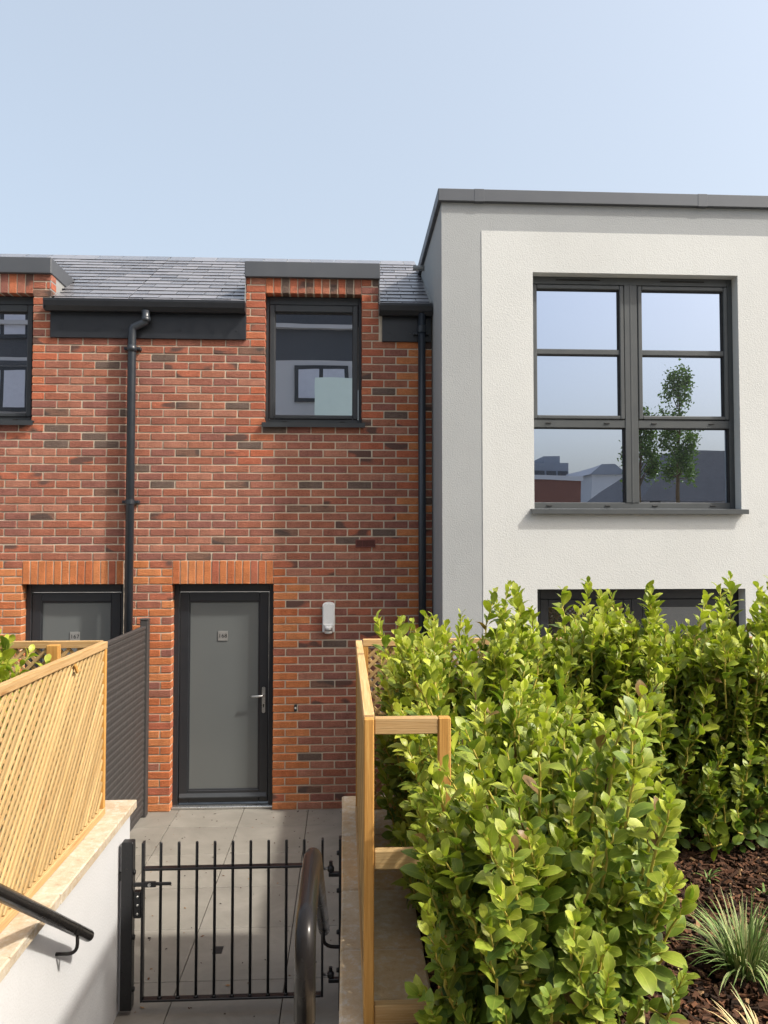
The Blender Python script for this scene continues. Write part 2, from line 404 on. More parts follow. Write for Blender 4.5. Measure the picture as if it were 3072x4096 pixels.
def lay(x0, x1, ztop, holes, soldiers, zone, phase):
    out = []
    for i in range(int(ztop(0) / CH) + 12):
        za = i * CH + .006; zb = za + .063; zc = (za + zb) / 2
        segs = [(x0, x1)]
        for (a, b, c, d) in holes:
            if c - .02 < zc < d + .02:
                ns = []
                for (p, q) in segs:
                    if b <= p or a >= q: ns.append((p, q)); continue
                    if a > p: ns.append((p, a))
                    if b < q: ns.append((b, q))
                segs = ns
        for (p, q) in segs:
            if zc > ztop((p + q) / 2): continue
            off = phase + (PITCH / 2 if i % 2 else 0)
            k = math.ceil((p - off) / PITCH + .12); cuts = [p]
            while off + k * PITCH < q - .03: cuts.append(off + k * PITCH); k += 1
            cuts.append(q)
            for a, b in zip(cuts, cuts[1:]):
                l = a if a == p else a + .006; r = b if b == q else b - .006
                if r - l < .02: continue
                l += random.uniform(-.001, .001); r += random.uniform(-.001, .001)
                out.append(['s', l, r, za, zb, pick(zone((l + r) / 2, zc, i, r - l))])
    for (a, b, c, d, n, kind) in soldiers:
        wd = (b - a) / n
        for k in range(n):
            out.append(['v', a + k * wd + .005, a + (k + 1) * wd - .005, c + .004, d - .004, pick(kind)])
    return out
def brick_objects(wall, bricks, vis, limit):
    bricks.sort(key=lambda b: (not vis((b[1] + b[2]) / 2, (b[3] + b[4]) / 2), -(b[2] - b[1]) * (b[4] - b[3])))
    rest = MB()
    for n, (ty, l, r, za, zb, mat) in enumerate(bricks):
        xc, zc = (l + r) / 2, (za + zb) / 2; y = random.uniform(-.0018, .0018)
        me = random.choice(brick_me if ty == 's' else sold_me)
        s = ((r - l) / .221, 1, (zb - za) / .065) if ty == 's' else ((r - l) / .065, 1, (zb - za) / .215)
        if n < limit and vis(xc, zc):
            link('brick', me, wall, (xc, y, zc), None, s, mat)
        else:
            rest.mi = BRALL.index(mat)
            rest.add([(v.co.x * s[0] + xc, v.co.y + y, v.co.z * s[2] + zc) for v in me.vertices], [tuple(p.vertices) for p in me.polygons])
    if rest.v:
        o = rest.part('brickwork', BRALL, wall); tag(o, kind='stuff')

EAVE, RIDGE = Vector((0, -.06, 4.735)), Vector((0, 1.70, 5.785))
SL = (RIDGE - EAVE); SLEN = SL.length; SANG = math.atan2(SL.z, SL.y)
def roof_z(y): return EAVE.z + (y - EAVE.y) * SL.z / SL.y
slate_me = []
for k in range(4):
    mb = MB().box(-.134, .134, 0, .30, -.005, .005, .0015)
    mb.v = [(x + random.uniform(-.0015, .0015), y + (random.uniform(-.003, .003) if y < .1 else 0), z) for x, y, z in mb.v]
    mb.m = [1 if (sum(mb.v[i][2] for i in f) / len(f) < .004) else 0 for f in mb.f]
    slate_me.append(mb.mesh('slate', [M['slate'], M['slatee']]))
def lay_slates(roof, x0, x1, dormers):
    EX, n = .148, 14; q = Quaternion((1, 0, 0), SANG - R(2.8))
    for i in range(n):
        off = .137 if i % 2 else 0; k = math.floor((x0 - off) / .274)
        s0 = -.035 + i * EX
        p = EAVE + SL.normalized() * s0; nrm = Vector((0, -math.sin(SANG), math.cos(SANG)))
        while off + k * .274 < x1:
            a = max(x0, off + k * .274 + .0025); b = min(x1, off + (k + 1) * .274 - .0025); k += 1
            for (da, db) in dormers:
                if roof_z(p.y) < 5.13:
                    if a < da < b: b = da
                    if a < db < b: a = db
                    if a >= da - 1e-6 and b <= db + 1e-6: b = a
            if b - a < .03: continue
            pp = p + nrm * (.026 + random.uniform(0, .0015)); pp.x = (a + b) / 2
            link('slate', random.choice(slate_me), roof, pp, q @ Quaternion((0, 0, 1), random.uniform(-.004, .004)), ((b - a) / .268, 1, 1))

def text_part(body, size, mat, parent, loc, name='number'):
    cu = bpy.data.curves.new('txt', 'FONT'); cu.body = body; cu.size = size; cu.align_x = 'CENTER'; cu.align_y = 'CENTER'; cu.extrude = .0008; cu.space_character = 1.08
    o = bpy.data.objects.new('txt', cu); col.objects.link(o); bpy.context.view_layer.update()
    me = bpy.data.meshes.new_from_object(o, depsgraph=bpy.context.evaluated_depsgraph_get())
    bpy.data.objects.remove(o); me.materials.clear(); me.materials.append(mat)
    return link(name, me, parent, loc, Quaternion((1, 0, 0), R(90)))

def ring(mb, x0, x1, z0, z1, wl, wr, wb, wt, y0, y1, c=.003):
    mb.box(x0, x0 + wl, y0, y1, z0, z1, c); mb.box(x1 - wr, x1, y0, y1, z0, z1, c)
    mb.box(x0 + wl, x1 - wr, y0 + .0005, y1, z0, z0 + wb, c); mb.box(x0 + wl, x1 - wr, y0 + .0005, y1, z1 - wt, z1, c)
    return mb

def make_door(house, xa, xb, number):
    zt = 2.10
    d = ring(MB(), xa - .003, xb + .003, .0, zt, .052, .052, .03, .075, .105, .165, .004).part('door', M['dframe'], house)
    la, lb = xa + .054, xb - .054
    ring(MB(), la, lb, .045, zt - .08, .085, .085, .115, .085, .112, .160, .005).part('door_leaf', M['dframe'], d)
    ga, gb, gz0, gz1 = la + .085, lb - .085, .16, zt - .165
    box_part('door_glass', M['frost'], d, ga - .01, gb + .01, .130, .140, gz0 - .01, gz1 + .01, .001)
    ring(MB(), ga - .001, gb + .001, gz0 - .001, gz1 + .001, .012, .012, .012, .012, .119, .131, .003).part('glazing_bead', M['dframe'], d)
    MB().prism([(.115, .135), (.085, .105), (.085, .095), (.115, .095)], 'x', la + .01, lb - .01).part('weather_bar', M['frame'], d)
    box_part('threshold', M['steel'], d, xa, xb, .05, .115, .001, .024, .004)
    px = lb - .043
    hp = MB()
    for zz in np.linspace(.885, 1.115, 2): pass
    hp.prism([(px + .0155 * math.cos(a), (1.108 if math.sin(a) >= 0 else .893) + .0155 * math.sin(a)) for a in np.linspace(0, 2 * math.pi, 24, endpoint=False)], 'y', .102, .112)
    hp.part('handle_plate', M['steel'], d)
    MB().tube([(px, .104, 1.045), (px, .065, 1.045), (px - .012, .057, 1.045), (px - .10, .055, 1.041), (px - .112, .062, 1.038)], [.011, .010, .0105, .0095, .008], 10).part('handle', M['steel'], d, True)
    MB().tube([(px, .1035, .955), (px, .098, .955)], .008, 12).box(px - .0045, px + .0045, .0985, .1035, .93, .955, .001).part('keyhole', M['ink'], d)
    nx = (la + lb) / 2 - .016; nz = 1.605
    box_part('number_plate', M['plate'], d, nx - .046, nx + .046, .123, .128, nz - .046, nz + .046, .001)
    text_part(number, .052, M['ink'], d, (nx, .1222, nz), 'number')
    return d

def make_window(house, x0, x1, z0, z1, glass):
    """casement in a dormer"""
    w_ = ring(MB(), x0 - .003, x1 + .003, z0 - .003, z1 + .003, .034, .034, .045, .078, .095, .16, .004).part('window', M['frame'], house)
    s0, s1, t0, t1 = x0 + .034, x1 - .034, z0 + .045, z1 - .078
    ring(MB(), s0, s1, t0, t1, .050, .050, .034, .068, .085, .15, .006).part('sash', M['frame'], w_)
    box_part('pane', glass, w_, s0 + .046, s1 - .046, .122, .130, t0 + .03, t1 - .064, 0)
    ring(MB(), s0 + .049, s1 - .049, t0 + .033, t1 - .067, .007, .007, .007, .012, .1, .121, .002).part('glazing_bead', M['ink'], w_)
    for fx in (.2, .8):
        xx = x0 + (x1 - x0) * fx; box_part('drain_cap', M['ink'], w_, xx - .022, xx + .022, .086, .096, z0 + .016, z0 + .024, .002)
    MB().prism([(-.045, z0 - .008), (-.045, z0 - .052), (-.036, z0 - .052), (-.036, z0 - .018), (.12, z0 - .004), (.12, z0 + .006)], 'x', x0 - .022, x1 + .03).part('sill', M['frame'], w_)
    return w_

def make_coping(house, x0, x1, yb):
    MB().box(x0, x1, -.036, yb, 5.016, 5.168, .006).part('dormer_coping', M['coping'], house)

SPLIT = -2.05
# ---- house 168
h168 = thing('terraced_house', (-.6, 0, 0), 'middle red brick terraced house with grey glazed door 168, dormer window and slate roof', 'house', 'brick terraced houses')
DOOR1, WIN1 = (-1.615, -.672), (-.764, .157)
holes = [(DOOR1[0], DOOR1[1], 0, 2.10), (WIN1[0], WIN1[1], 3.60, 4.868), (-2.2, -.945, 4.74, 5.4), (.319, .9, 4.74, 5.4)]
e = .005
wall = MB().slab(SPLIT, .83, 0, 5.10, [(a - (e if a > -2 else 0), b + (e if b < .8 else 0), c, d + e) for a, b, c, d in holes], .007, .125).part('wall', M['mortar'], h168)
def zone168(x, z, i, ln):
    if z < 2.33:
        if SPLIT + .07 < x < DOOR1[0] + .01: return 'orange' if random.random() < .82 else 'field'
        if DOOR1[1] < x < -.345: return 'orange' if (x < -.52 or i % 3 == 0 or random.random() < .55) else 'field'
    if z > 3.2 and (WIN1[0] - .2 < x < WIN1[0] or WIN1[1] < x < WIN1[1] + .12): return 'jamb'
    if .56 < x < .72 and i % 4 != 3: return 'orange'
    return 'field'
bl = lay(SPLIT + .002, .83, lambda x: 5.08 if -.945 < x < .32 else 4.45, holes + [(-9, -.945, 4.47, 6), (.319, 9, 4.47, 6), (DOOR1[0], DOOR1[1], 2.10, 2.325), (WIN1[0], WIN1[1], 4.868, 5.1)],
         [(DOOR1[0], DOOR1[1], 2.10, 2.325, 13, 'orange'), (WIN1[0], WIN1[1], 4.868, 5.093, 12, 'jamb')], zone168, -.672)
def vis168(x, z):
    if x < -1.82 and z < 1.8: return False
    if x > 0 and z < 1.95: return False
    if x < -1.93: return False
    return z < 5.02 or -.76 < x < .16
brick_objects(wall, bl, vis168, 300)
make_door(h168, DOOR1[0], DOOR1[1], '168')
make_window(h168, WIN1[0], WIN1[1], 3.635, 4.866, M['glass2'])
make_coping(h168, -.957, .331, .95)
box_part('dormer_cheek', M['lead'], h168, -.947, -.925, .045, 1.0, 4.60, 5.05, .003)
box_part('dormer_cheek', M['lead'], h168, .299, .321, .045, 1.0, 4.60, 5.05, .003)
for xx, s in ((-.947, -1), (.321, 1)):
    MB().prism([(xx, 5.02), (xx + s * .004, 5.02), (xx + s * .016, 4.74), (xx + s * .03, 4.69), (xx - s * .002, 4.69)], 'y', -.012, .06).part('lead_flashing', M['lead'], h168)
RX0 = -4.3
def roof_deck(x0, x1, eaves):
    b = RIDGE
    mb = MB().prism([(.30, roof_z(.30)), (b.y, b.z), (b.y + 1.8, 4.735), (b.y + 1.8, 4.635), (.30, 4.635)], 'x', x0, x1)
    for (p, q) in eaves: mb.prism([(EAVE.y, EAVE.z), (.2995, roof_z(.2995)), (.2995, 4.66), (EAVE.y, EAVE.z - .03)], 'x', p, q)
    return mb
roof = roof_deck(SPLIT + .001, .829, [(SPLIT + .001, -.948), (.322, .829)]).part('roof', M['gutter'], h168)
lay_slates(roof, SPLIT + .002, .826, [(-.945, .319)])
MB().prism([(1.60, 5.742), (1.60, 5.752), (1.685, 5.803), (1.70, 5.806), (1.78, 5.765), (1.70, 5.74)], 'x', SPLIT, .825).part('ridge_cap', M['ridge'], roof)
# gutter and fascia between the dormers, and the short one by the white house
def gutter(x0, x1):
    box_part('fascia_board', M['gutter'], h168, x0 + .03, x1 - .002, -.022, .02, 4.415, 4.70, .003)
    g = [(-.025, 4.755), (-.025, 4.66), (-.055, 4.648), (-.085, 4.652), (-.115, 4.690), (-.128, 4.735), (-.128, 4.757), (-.121, 4.757), (-.118, 4.735), (-.105, 4.70), (-.082, 4.665), (-.057, 4.660), (-.035, 4.668), (-.035, 4.755)]
    gt = MB().prism(g, 'x', x0, x1).box(x0, x0 + .004, -.125, -.03, 4.66, 4.752).box(x1 - .004, x1, -.125, -.03, 4.66, 4.752).part('gutter', M['gutter'], h168)
    return gt
gutter(-2.793, -.94); gutter(.322, .826)
for xx in (-2.66, -2.10, -1.56, -1.03, .42, .62): MB().tube([(xx, -.021, 4.50), (xx, -.027, 4.50)], .0075, 10).part('fascia_screw', M['gutter'], h168)
# downpipes
pp = MB().tube([(-1.865, -.08, 4.66), (-1.865, -.08, 4.575), (-1.872, -.08, 4.552), (-1.975, -.078, 4.505), (-1.988, -.078, 4.48), (-1.99, -.078, 4.40), (-1.992, -.078, .02)], .038, 16).part('downpipe', M['pipe'], h168, True)
for z in (4.60, 4.33): 
    x = -1.865 if z > 4.5 else -1.99
    MB().tube([(x, -.079, z), (x, -.079, z - .045 if z > 4.5 else z - .06)], .0425, 16).part('pipe_collar', M['pipe'], pp, True)
for z in (4.31, 2.87, 1.2):
    MB().tube([(-1.991, -.078, z + .02), (-1.991, -.078, z - .02)], .043, 16).box(-2.07, -1.915, -.06, -.002, z - .014, z + .014, .004).part('pipe_bracket', M['pipe'], pp)
pr = MB().tube([(.727, -.075, 4.67), (.727, -.075, .02)], .036, 16).part('downpipe', M['pipe'], h168, True)
MB().tube([(.727, -.075, 4.55), (.727, -.075, 4.49)], .041, 16).box(.65, .80, -.06, -.02, 4.475, 4.50, .004).part('pipe_collar', M['pipe'], pr)
# ---- house 167
h167 = thing('terraced_house', (-3.1, 0, 0), 'red brick terraced house at the left edge with door 167 behind the trellis', 'house', 'brick terraced houses')
DOOR2, WIN2 = (-2.99, -2.062), (-3.855, -2.93)
holes = [(DOOR2[0], DOOR2[1], 0, 2.10), (WIN2[0], WIN2[1], 3.60, 4.83), (-2.765, SPLIT + .1, 4.74, 5.4)]
wall = MB().slab(-4.3, SPLIT - .001, 0, 5.10, [(a - e, b + (e if b < SPLIT - .02 else 0), c, d + e) for a, b, c, d in holes], .007, .125).part('wall', M['mortar'], h167)
def zone167(x, z, i, ln):
    if z < 2.33 and (x < DOOR2[0] or x > DOOR2[1] - .02): return 'orange'
    if z > 3.5 and WIN2[1] < x < WIN2[1] + .17: return 'jamb'
    return 'field'
bl = lay(-4.29, SPLIT - .002, lambda x: 5.08 if x < -2.765 else 4.45, holes + [(-2.765, 9, 4.47, 6), (DOOR2[0], DOOR2[1], 2.10, 2.325), (WIN2[0], WIN2[1], 4.83, 5.1)],
         [(DOOR2[0], DOOR2[1], 2.10, 2.325, 13, 'orange'), (WIN2[0], WIN2[1], 4.83, 5.055, 12, 'jamb')], zone167, -2.93)
brick_objects(wall, bl, lambda x, z: x > -3.4 and z > 1.7, 300)
make_door(h167, DOOR2[0], DOOR2[1], '167')
make_window(h167, WIN2[0], WIN2[1], 3.635, 4.828, M['glass2'])
make_coping(h167, -4.3, -2.757, .95)
box_part('dormer_cheek', M['lead'], h167, -2.782, -2.768, .0015, 1.0, 4.60, 5.05, .003)
roof = roof_deck(RX0, SPLIT - .001, [(-2.764, SPLIT - .001)]).part('roof', M['gutter'], h167)
lay_slates(roof, -4.29, SPLIT - .002, [(-9, -2.765)])
MB().prism([(1.60, 5.742), (1.60, 5.752), (1.685, 5.803), (1.70, 5.806), (1.78, 5.765), (1.70, 5.74)], 'x', RX0, SPLIT - .001).part('ridge_cap', M['ridge'], roof)

# ---- small things fixed on the brick wall
lx, lz = -.152, 1.80
lamp = thing('wall_lamp', (lx, 0, 1.65), 'white bulkhead wall lamp with motion sensor on brick right of door 168', 'lamp')
def rounded(x, z0, z1, hw, top, n=8):
    pr_ = [(x + hw, z0), (x + hw, z1 - top)]
    pr_ += [(x + hw * math.cos(a), z1 - top + top * math.sin(a)) for a in np.linspace(.15, math.pi - .15, n)]
    pr_ += [(x - hw, z1 - top), (x - hw, z0)]
    return pr_
MB().prism(rounded(lx, 1.655, 1.935, .057, .03), 'y', -.045, -.001).part('lamp_base', M['lampw'], lamp)
MB().prism(rounded(lx, 1.735, 1.922, .048, .026), 'y', -.082, -.044).part('lamp_diffuser', M['diffuser'], lamp)
box_part('lamp_band', M['lampw'], lamp, lx - .05, lx + .05, -.086, -.044, 1.715, 1.737, .006)
MB().tube([(lx, -.072, 1.715), (lx, -.072, 1.70), (lx, -.072, 1.66), (lx, -.072, 1.645)], [.036, .04, .04, .034], 18).part('motion_sensor', M['lampw'], lamp, True)
MB().tube([(lx, -.076, 1.698), (lx, -.076, 1.668)], .0385, 18).part('sensor_lens', M['plate'], lamp, True)
vx0, vx1, vz0, vz1 = .10, .29, 2.447, 2.522
vent = thing('air_vent', ((vx0 + vx1) / 2, 0, vz0), 'small terracotta louvred air vent set in the brick wall', 'vent')
ring(MB(), vx0, vx1, vz0, vz1, .008, .008, .008, .008, -.012, .0, .002).part('vent_frame', M['terra'], vent)
box_part('vent_back', M['ink'], vent, vx0 + .007, vx1 - .007, -.004, -.0022, vz0 + .007, vz1 - .007, 0)
for k in range(8):
    z = vz0 + .012 + k * .0074; box_part('louvre', M['terra'], vent, vx0 + .007, vx1 - .007, -.0115, -.0042, z, z + .0036, .001)
for k in (1, 2): xx = vx0 + (vx1 - vx0) * k / 3; box_part('vent_bar', M['terra'], vent, xx - .0015, xx + .0015, -.0125, -.0045, vz0 + .007, vz1 - .007, .0005)
bell = thing('door_bell', (-.46, 0, .91), 'small black bell push with white button right of door 168', 'door bell')
box_part('bell_case', M['ink'], bell, -.473, -.446, -.018, -.001, .912, .978, .004)
MB().tube([(-.4595, -.0175, .947), (-.4595, -.022, .947)], .009, 14).part('bell_button', M['lampw'], bell)

# ================================================================== white house
FY = -.75
wh = thing('rendered_house', (2.6, FY, 0), 'flat roofed house rendered white and grey with a large dark framed window', 'house')
WX = (1.63, 3.468); WZ = (2.79, 4.857); DX = (1.65, 3.49); DZ = 2.095
holes = [(WX[0], WX[1], WZ[0] - .05, WZ[1]), (DX[0], DX[1], -.04, DZ)]
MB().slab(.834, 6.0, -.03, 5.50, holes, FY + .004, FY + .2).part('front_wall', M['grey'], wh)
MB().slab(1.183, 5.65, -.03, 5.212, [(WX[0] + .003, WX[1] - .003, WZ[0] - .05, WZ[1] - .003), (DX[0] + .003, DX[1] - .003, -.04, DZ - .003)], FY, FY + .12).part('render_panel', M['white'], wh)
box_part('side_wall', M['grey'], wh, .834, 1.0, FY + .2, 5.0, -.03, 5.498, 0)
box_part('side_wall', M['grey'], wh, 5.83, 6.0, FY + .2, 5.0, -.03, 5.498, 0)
box_part('flat_roof', M['lead'], wh, 1.0, 5.83, FY + .2, 5.0, 5.2, 5.3, 0)
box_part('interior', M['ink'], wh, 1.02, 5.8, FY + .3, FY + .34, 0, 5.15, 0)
cp = MB().box(.80, 6.03, FY - .035, FY + .26, 5.455, 5.565, .005).part('parapet_coping', M['coping'], wh)
MB().box(.80, 1.05, FY + .262, 5.0, 5.455, 5.563, .005).part('parapet_coping', M['coping'], wh)
for xx in (1.115, 3.10): MB().box(xx, xx + .09, FY - .0368, FY + .262, 5.452, 5.5668, .004).part('coping_strap', M['coping'], cp)
MB().tube([(.86, .73, 5.40), (.715, .73, 5.40)], .028, 16).part('overflow_pipe', M['lead'], wh, True)
MB().prism([(-.05, 4.73), (.02, 4.73), (1.35, 5.53), (1.35, 5.58), (-.05, 4.80)], 'x', .812, .833).part('lead_flashing', M['lead'], wh)
# large window: frame, transom, mullion, two sashes with a glazing bar each, six panes
WYF = FY + .105
def wpx(v): return onY(2100 + v * .5425, 1500, WYF).x
def wpz(v): return onY(2500, 1080 + v * .5425, WYF).z
fx0, fx1, fz1, fz0 = WX[0] - .004, WX[1] + .004, WZ[1] + .004, WZ[0] - .005
win = ring(MB(), fx0, fx1, fz0, fz1, .026, .050, .060, .075, WYF, WYF + .07, .004).part('window', M['wframe'], wh)
mx0, mx1 = wpx(735), wpx(832); tz0, tz1 = wpz(1165), wpz(1105)
MB().box(mx0, mx1, WYF - .004, WYF + .07, fz0 + .058, fz1 - .073, .004).box((mx0 + mx1) / 2 - .008, (mx0 + mx1) / 2 + .008, WYF - .007, WYF, fz0 + .058, fz1 - .073, .002).part('mullion', M['wframe'], win)
for (a, b) in ((fx0 + .024, mx0), (mx1, fx1 - .048)):
    box_part('transom', M['wframe'], win, a, b, WYF + .001, WYF + .07, tz0, tz1, .004)
    sa, sb, sz0, sz1 = a + .004, b - .004, tz1 + .004, fz1 - .080
    sash = ring(MB(), sa, sb, sz0, sz1, .038, .038, .032, .038, WYF - .008, WYF + .06, .006).part('sash', M['wframe'], win)
    bz0, bz1 = wpz(627), wpz(588)
    box_part('glazing_bar', M['wframe'], win, sa + .036, sb - .036, WYF + .003, WYF + .06, bz0, bz1, .005)
    for (p, q) in ((sz0 + .03, bz0 + .002), (bz1 - .002, sz1 - .036)):
        box_part('pane', M['glass'], win, sa + .036, sb - .036, WYF + .03, WYF + .036, p, q, 0)
        ring(MB(), sa + .037, sb - .037, p + .001, q - .001, .005, .011, .004, .009, WYF + .012, WYF + .0295, .001).part('gasket', M['ink'], win)
    box_part('pane', M['glass'], win, a - .002, b + .002, WYF + .036, WYF + .042, fz0 + .055, tz0 + .004, 0)
    ring(MB(), a, b, fz0 + .059, tz0, .004, .011, .004, .007, WYF + .015, WYF + .0355, .001).part('gasket', M['ink'], win)
    for zz in ((tz0 + tz1) / 2 + .004, fz0 + .032):
        for ff in (.17, .8): xx = a + (b - a) * ff; box_part('drain_cap', M['ink'], win, xx - .024, xx + .024, WYF - .008, WYF + .002, zz - .005, zz + .005, .002)
    xx = (a + b) / 2; box_part('trickle_vent', M['ink'], win, xx - .2, xx + .2, WYF - .006, WYF + .001, fz1 - .042, fz1 - .030, .002)
MB().prism([(FY - .055, WZ[0] - .010), (FY - .055, WZ[0] - .050), (FY - .045, WZ[0] - .050), (FY - .045, WZ[0] - .020), (FY + .11, WZ[0] - .006), (FY + .11, WZ[0] + .004)], 'x', WX[0] - .03, WX[1] + .035).part('sill', M['wframe'], win)
# glazed garden doors below, mostly behind the hedge
gd = ring(MB(), DX[0] - .002, DX[1] + .002, 0, DZ + .002, .06, .06, .06, .10, FY + .125, FY + .185, .004).part('garden_door', M['dframe'], wh)
xm = (DX[0] + DX[1]) / 2
box_part('mullion', M['dframe'], gd, xm - .05, xm + .05, FY + .12, FY + .185, .055, DZ - .095, .004)
for a, b in ((DX[0] + .06, xm - .05), (xm + .05, DX[1] - .06)):
    ring(MB(), a, b, .06, DZ - .10, .07, .07, .07, .07, FY + .122, FY + .18, .005).part('door_leaf', M['dframe'], gd)
    box_part('pane', M['glass3'], gd, a + .065, b - .065, FY + .15, FY + .156, .125, DZ - .165, 0)

# ================================================================== garden walls with stone coping
CZ = 1.05
def garden_wall(name, label, face, back, ya, yb, arm, cop, joints, cmat):
    """face: x of the face towards the steps, back: x of the planted side; arm: far x of the return along the patio"""
    t = thing(name, ((face + back) / 2, (ya + yb) / 2, 0), label, 'wall')
    x0, x1 = min(face, back), max(face, back)
    body = MB().box(x0, x1, yb, ya, -.03, CZ - .052)
    a0, a1 = min(arm, back), max(arm, back)
    if arm < back: body.box(a0, x0 - .0005, ya - .24, ya, -.03, CZ - .0525)
    else: body.box(x1 + .0005, a1, ya - .24, ya, -.03, CZ - .0525)
    body.part('wall_body', M['gwhite'], t)
    c0, c1 = cop; cuts = [ya + .03] + joints + [yb]
    for p, q in zip(cuts, cuts[1:]):
        mb = MB().box(c0, c1, q + .004, p - .004, CZ - .05, CZ, .006)
        mb.v = [(x + random.uniform(-.003, .003), y, z + random.uniform(-.0015, .0015)) for x, y, z in mb.v]
        mb.part('coping_stone', cmat, t)
    s = -1 if arm < back else 1
    x = c0 if s < 0 else c1
    while (x - arm) * s < 0:
        nx = x + s * .6
        MB().box(min(x, nx) + .004, max(x, nx) - .004, ya - .27, ya + .03, CZ - .0505, CZ - .0005, .006).part('coping_stone', cmat, t)
        x = nx
    mj = MB().box(c0 + .012, c1 - .012, yb, ya + .015, CZ - .048, CZ - .006)
    mj.part('mortar_bed', M['mortar'], t)
    return t
garden_wall('garden_wall', 'low white rendered wall with pale stone coping left of the gate', -1.20, -1.44, -2.89, -9.0, -3.5, (-1.47, -1.168), [-3.447, -4.038, -4.52, -5.1, -5.7, -6.3, -6.9, -7.5, -8.1], M['sand'])
garden_wall('garden_wall', 'low wall with buff sandstone coping right of the gate under the hedge', .015, .255, -2.89, -9.0, 4.6, (-.013, .284), [-3.461, -4.062, -4.535, -5.1, -5.7, -6.3, -6.9, -7.5, -8.1], M['sand2'])

# ================================================================== planting beds
def bed(name, x0, x1, y0, y1, z, nx, ny):
    mb = MB(); rng = random.Random(3)
    vs = [(x0 + (x1 - x0) * i / nx, y0 + (y1 - y0) * j / ny, z + .02 * math.sin(i * 1.3 + j * .7) + rng.uniform(-.018, .018)) for i in range(nx + 1) for j in range(ny + 1)]
    fs = [(i * (ny + 1) + j, (i + 1) * (ny + 1) + j, (i + 1) * (ny + 1) + j + 1, i * (ny + 1) + j + 1) for i in range(nx) for j in range(ny)]
    b0 = len(vs); vs += [(x0, y0, -.03), (x1, y0, -.03), (x1, y1, -.03), (x0, y1, -.03)]
    c = [0, nx * (ny + 1), nx * (ny + 1) + ny, ny]
    mb.add(vs, fs)
    o = structure(name, mb, M['soil'], True)
BZ = .965
bed('flower_bed', .2555, 4.6, -9.0, -3.1305, BZ, 90, 110)
bed('flower_bed', -3.5, -1.4405, -9.0, -3.1305, BZ, 30, 60)
mb = MB(); rng = random.Random(5)
def chip(x, y, big):
    L = rng.uniform(.005, .022) * big; W_ = L * rng.uniform(.18, .55); T = rng.uniform(.002, .006)
    q = Quaternion((0, 0, 1), rng.uniform(0, 6.28)) @ Quaternion((rng.uniform(-1, 1), rng.uniform(-1, 1), 0), rng.uniform(0, .7))
    c = Vector((x, y, BZ + .022 + rng.uniform(-.006, .020)))
    mb.mi = rng.choices(range(5), (34, 28, 14, 22, 3))[0]
    k = rng.uniform(.3, 1)
    vs = [(-L, -W_, -T), (L, -W_ * k, -T), (L * .8, W_ * k, -T), (-L * .7, W_, -T), (-L, -W_, T), (L, -W_ * k, T), (L * .8, W_ * k, T), (-L * .7, W_, T)]
    mb.add([c + q @ Vector(v) for v in vs], [(0, 1, 2, 3)[::-1], (4, 5, 6, 7), (0, 1, 5, 4), (1, 2, 6, 5), (2, 3, 7, 6), (3, 0, 4, 7)])
for k in range(26000):
    x, y = rng.uniform(.29, 2.6), rng.uniform(-5.4, -3.15); chip(x, y, 1.0 if rng.random() < .93 else 1.8)
for k in range(2500): chip(rng.uniform(2.6, 4.5), rng.uniform(-5.4, -3.15), 1.8)
for k in range(1200): chip(rng.uniform(-2.9, -1.5), rng.uniform(-5.2, -3.15), 1.6)
tag(mb.part('bark_mulch', CHIP), 'dark brown bark mulch spread over the planting bed', 'mulch', kind='stuff')

# ================================================================== trellis panels
def trellis(label, origin, ax, L, H, mats, group='timber trellis panels', over=0.0, flip=1, cover=True):
    """origin: lower end corner; ax: horizontal unit axis along the panel; faces are across ax"""
    o = Vector(origin); ax = Vector(ax); up = Vector((0, 0, 1)); nrm = ax.cross(up) * flip      # side on which the front laths lie
    t = thing('trellis_panel', o, label, 'trellis', group)
    rail, post = mats[1], mats[2]; RW, TH = .038, .034
    member('rail', rail, t, o + up * (H - RW / 2), o + ax * L + up * (H - RW / 2), RW, TH)
    member('rail', rail, t, o + up * (RW / 2) , o + ax * L + up * (RW / 2), RW, TH)
    for s in (.015, L - .015): member('stile', post, t, o + ax * s + up * (RW + .0005), o + ax * s + up * (H - RW - .0005), .03, .030, ax)
    x0, x1, z0, z1 = .03, L - .03, RW, H - RW
    for layer in (0, 1):
        pit = .0575; d = 1 if layer == 0 else -1
        n = int((x1 - x0 + z1 - z0) / pit)
        for k in range(1, n + 1):
            c = k * pit + (.02 if layer else 0) + random.uniform(-.004, .004)
            # d=+1: z - z0 = (x - x0) - (c - (z1 - z0))
            if d > 0:
                a = c - (z1 - z0); xa = max(x0, x0 + a); xb = min(x1, x0 + a + (z1 - z0))
                if xb - xa < .03: continue
                za, zb = z0 + (xa - x0 - a), z0 + (xb - x0 - a)
            else:
                xa = max(x0, x0 + c - (z1 - z0)); xb = min(x1, x0 + c)
                if xb - xa < .03: continue
                za, zb = z0 + (x0 + c - xa), z0 + (x0 + c - xb)
            off = nrm * (.0048 if layer == 0 else -.0048)
            jit = random.uniform(-.003, .003)
            member('slat', mats[0], t, o + ax * (xa + jit) + up * za + off, o + ax * (xb + jit) + up * zb + off, random.uniform(.0165, .0200), .0090, ax, .0018)
    return t
ZT = CZ + .004
PM = (M['pine'], M['pinet'], M['pineo'])
tl = trellis('pale timber diagonal trellis panel standing on the white wall at the left', (-1.287, -4.94, ZT), (0, 1, 0), 1.83, .915, PM)
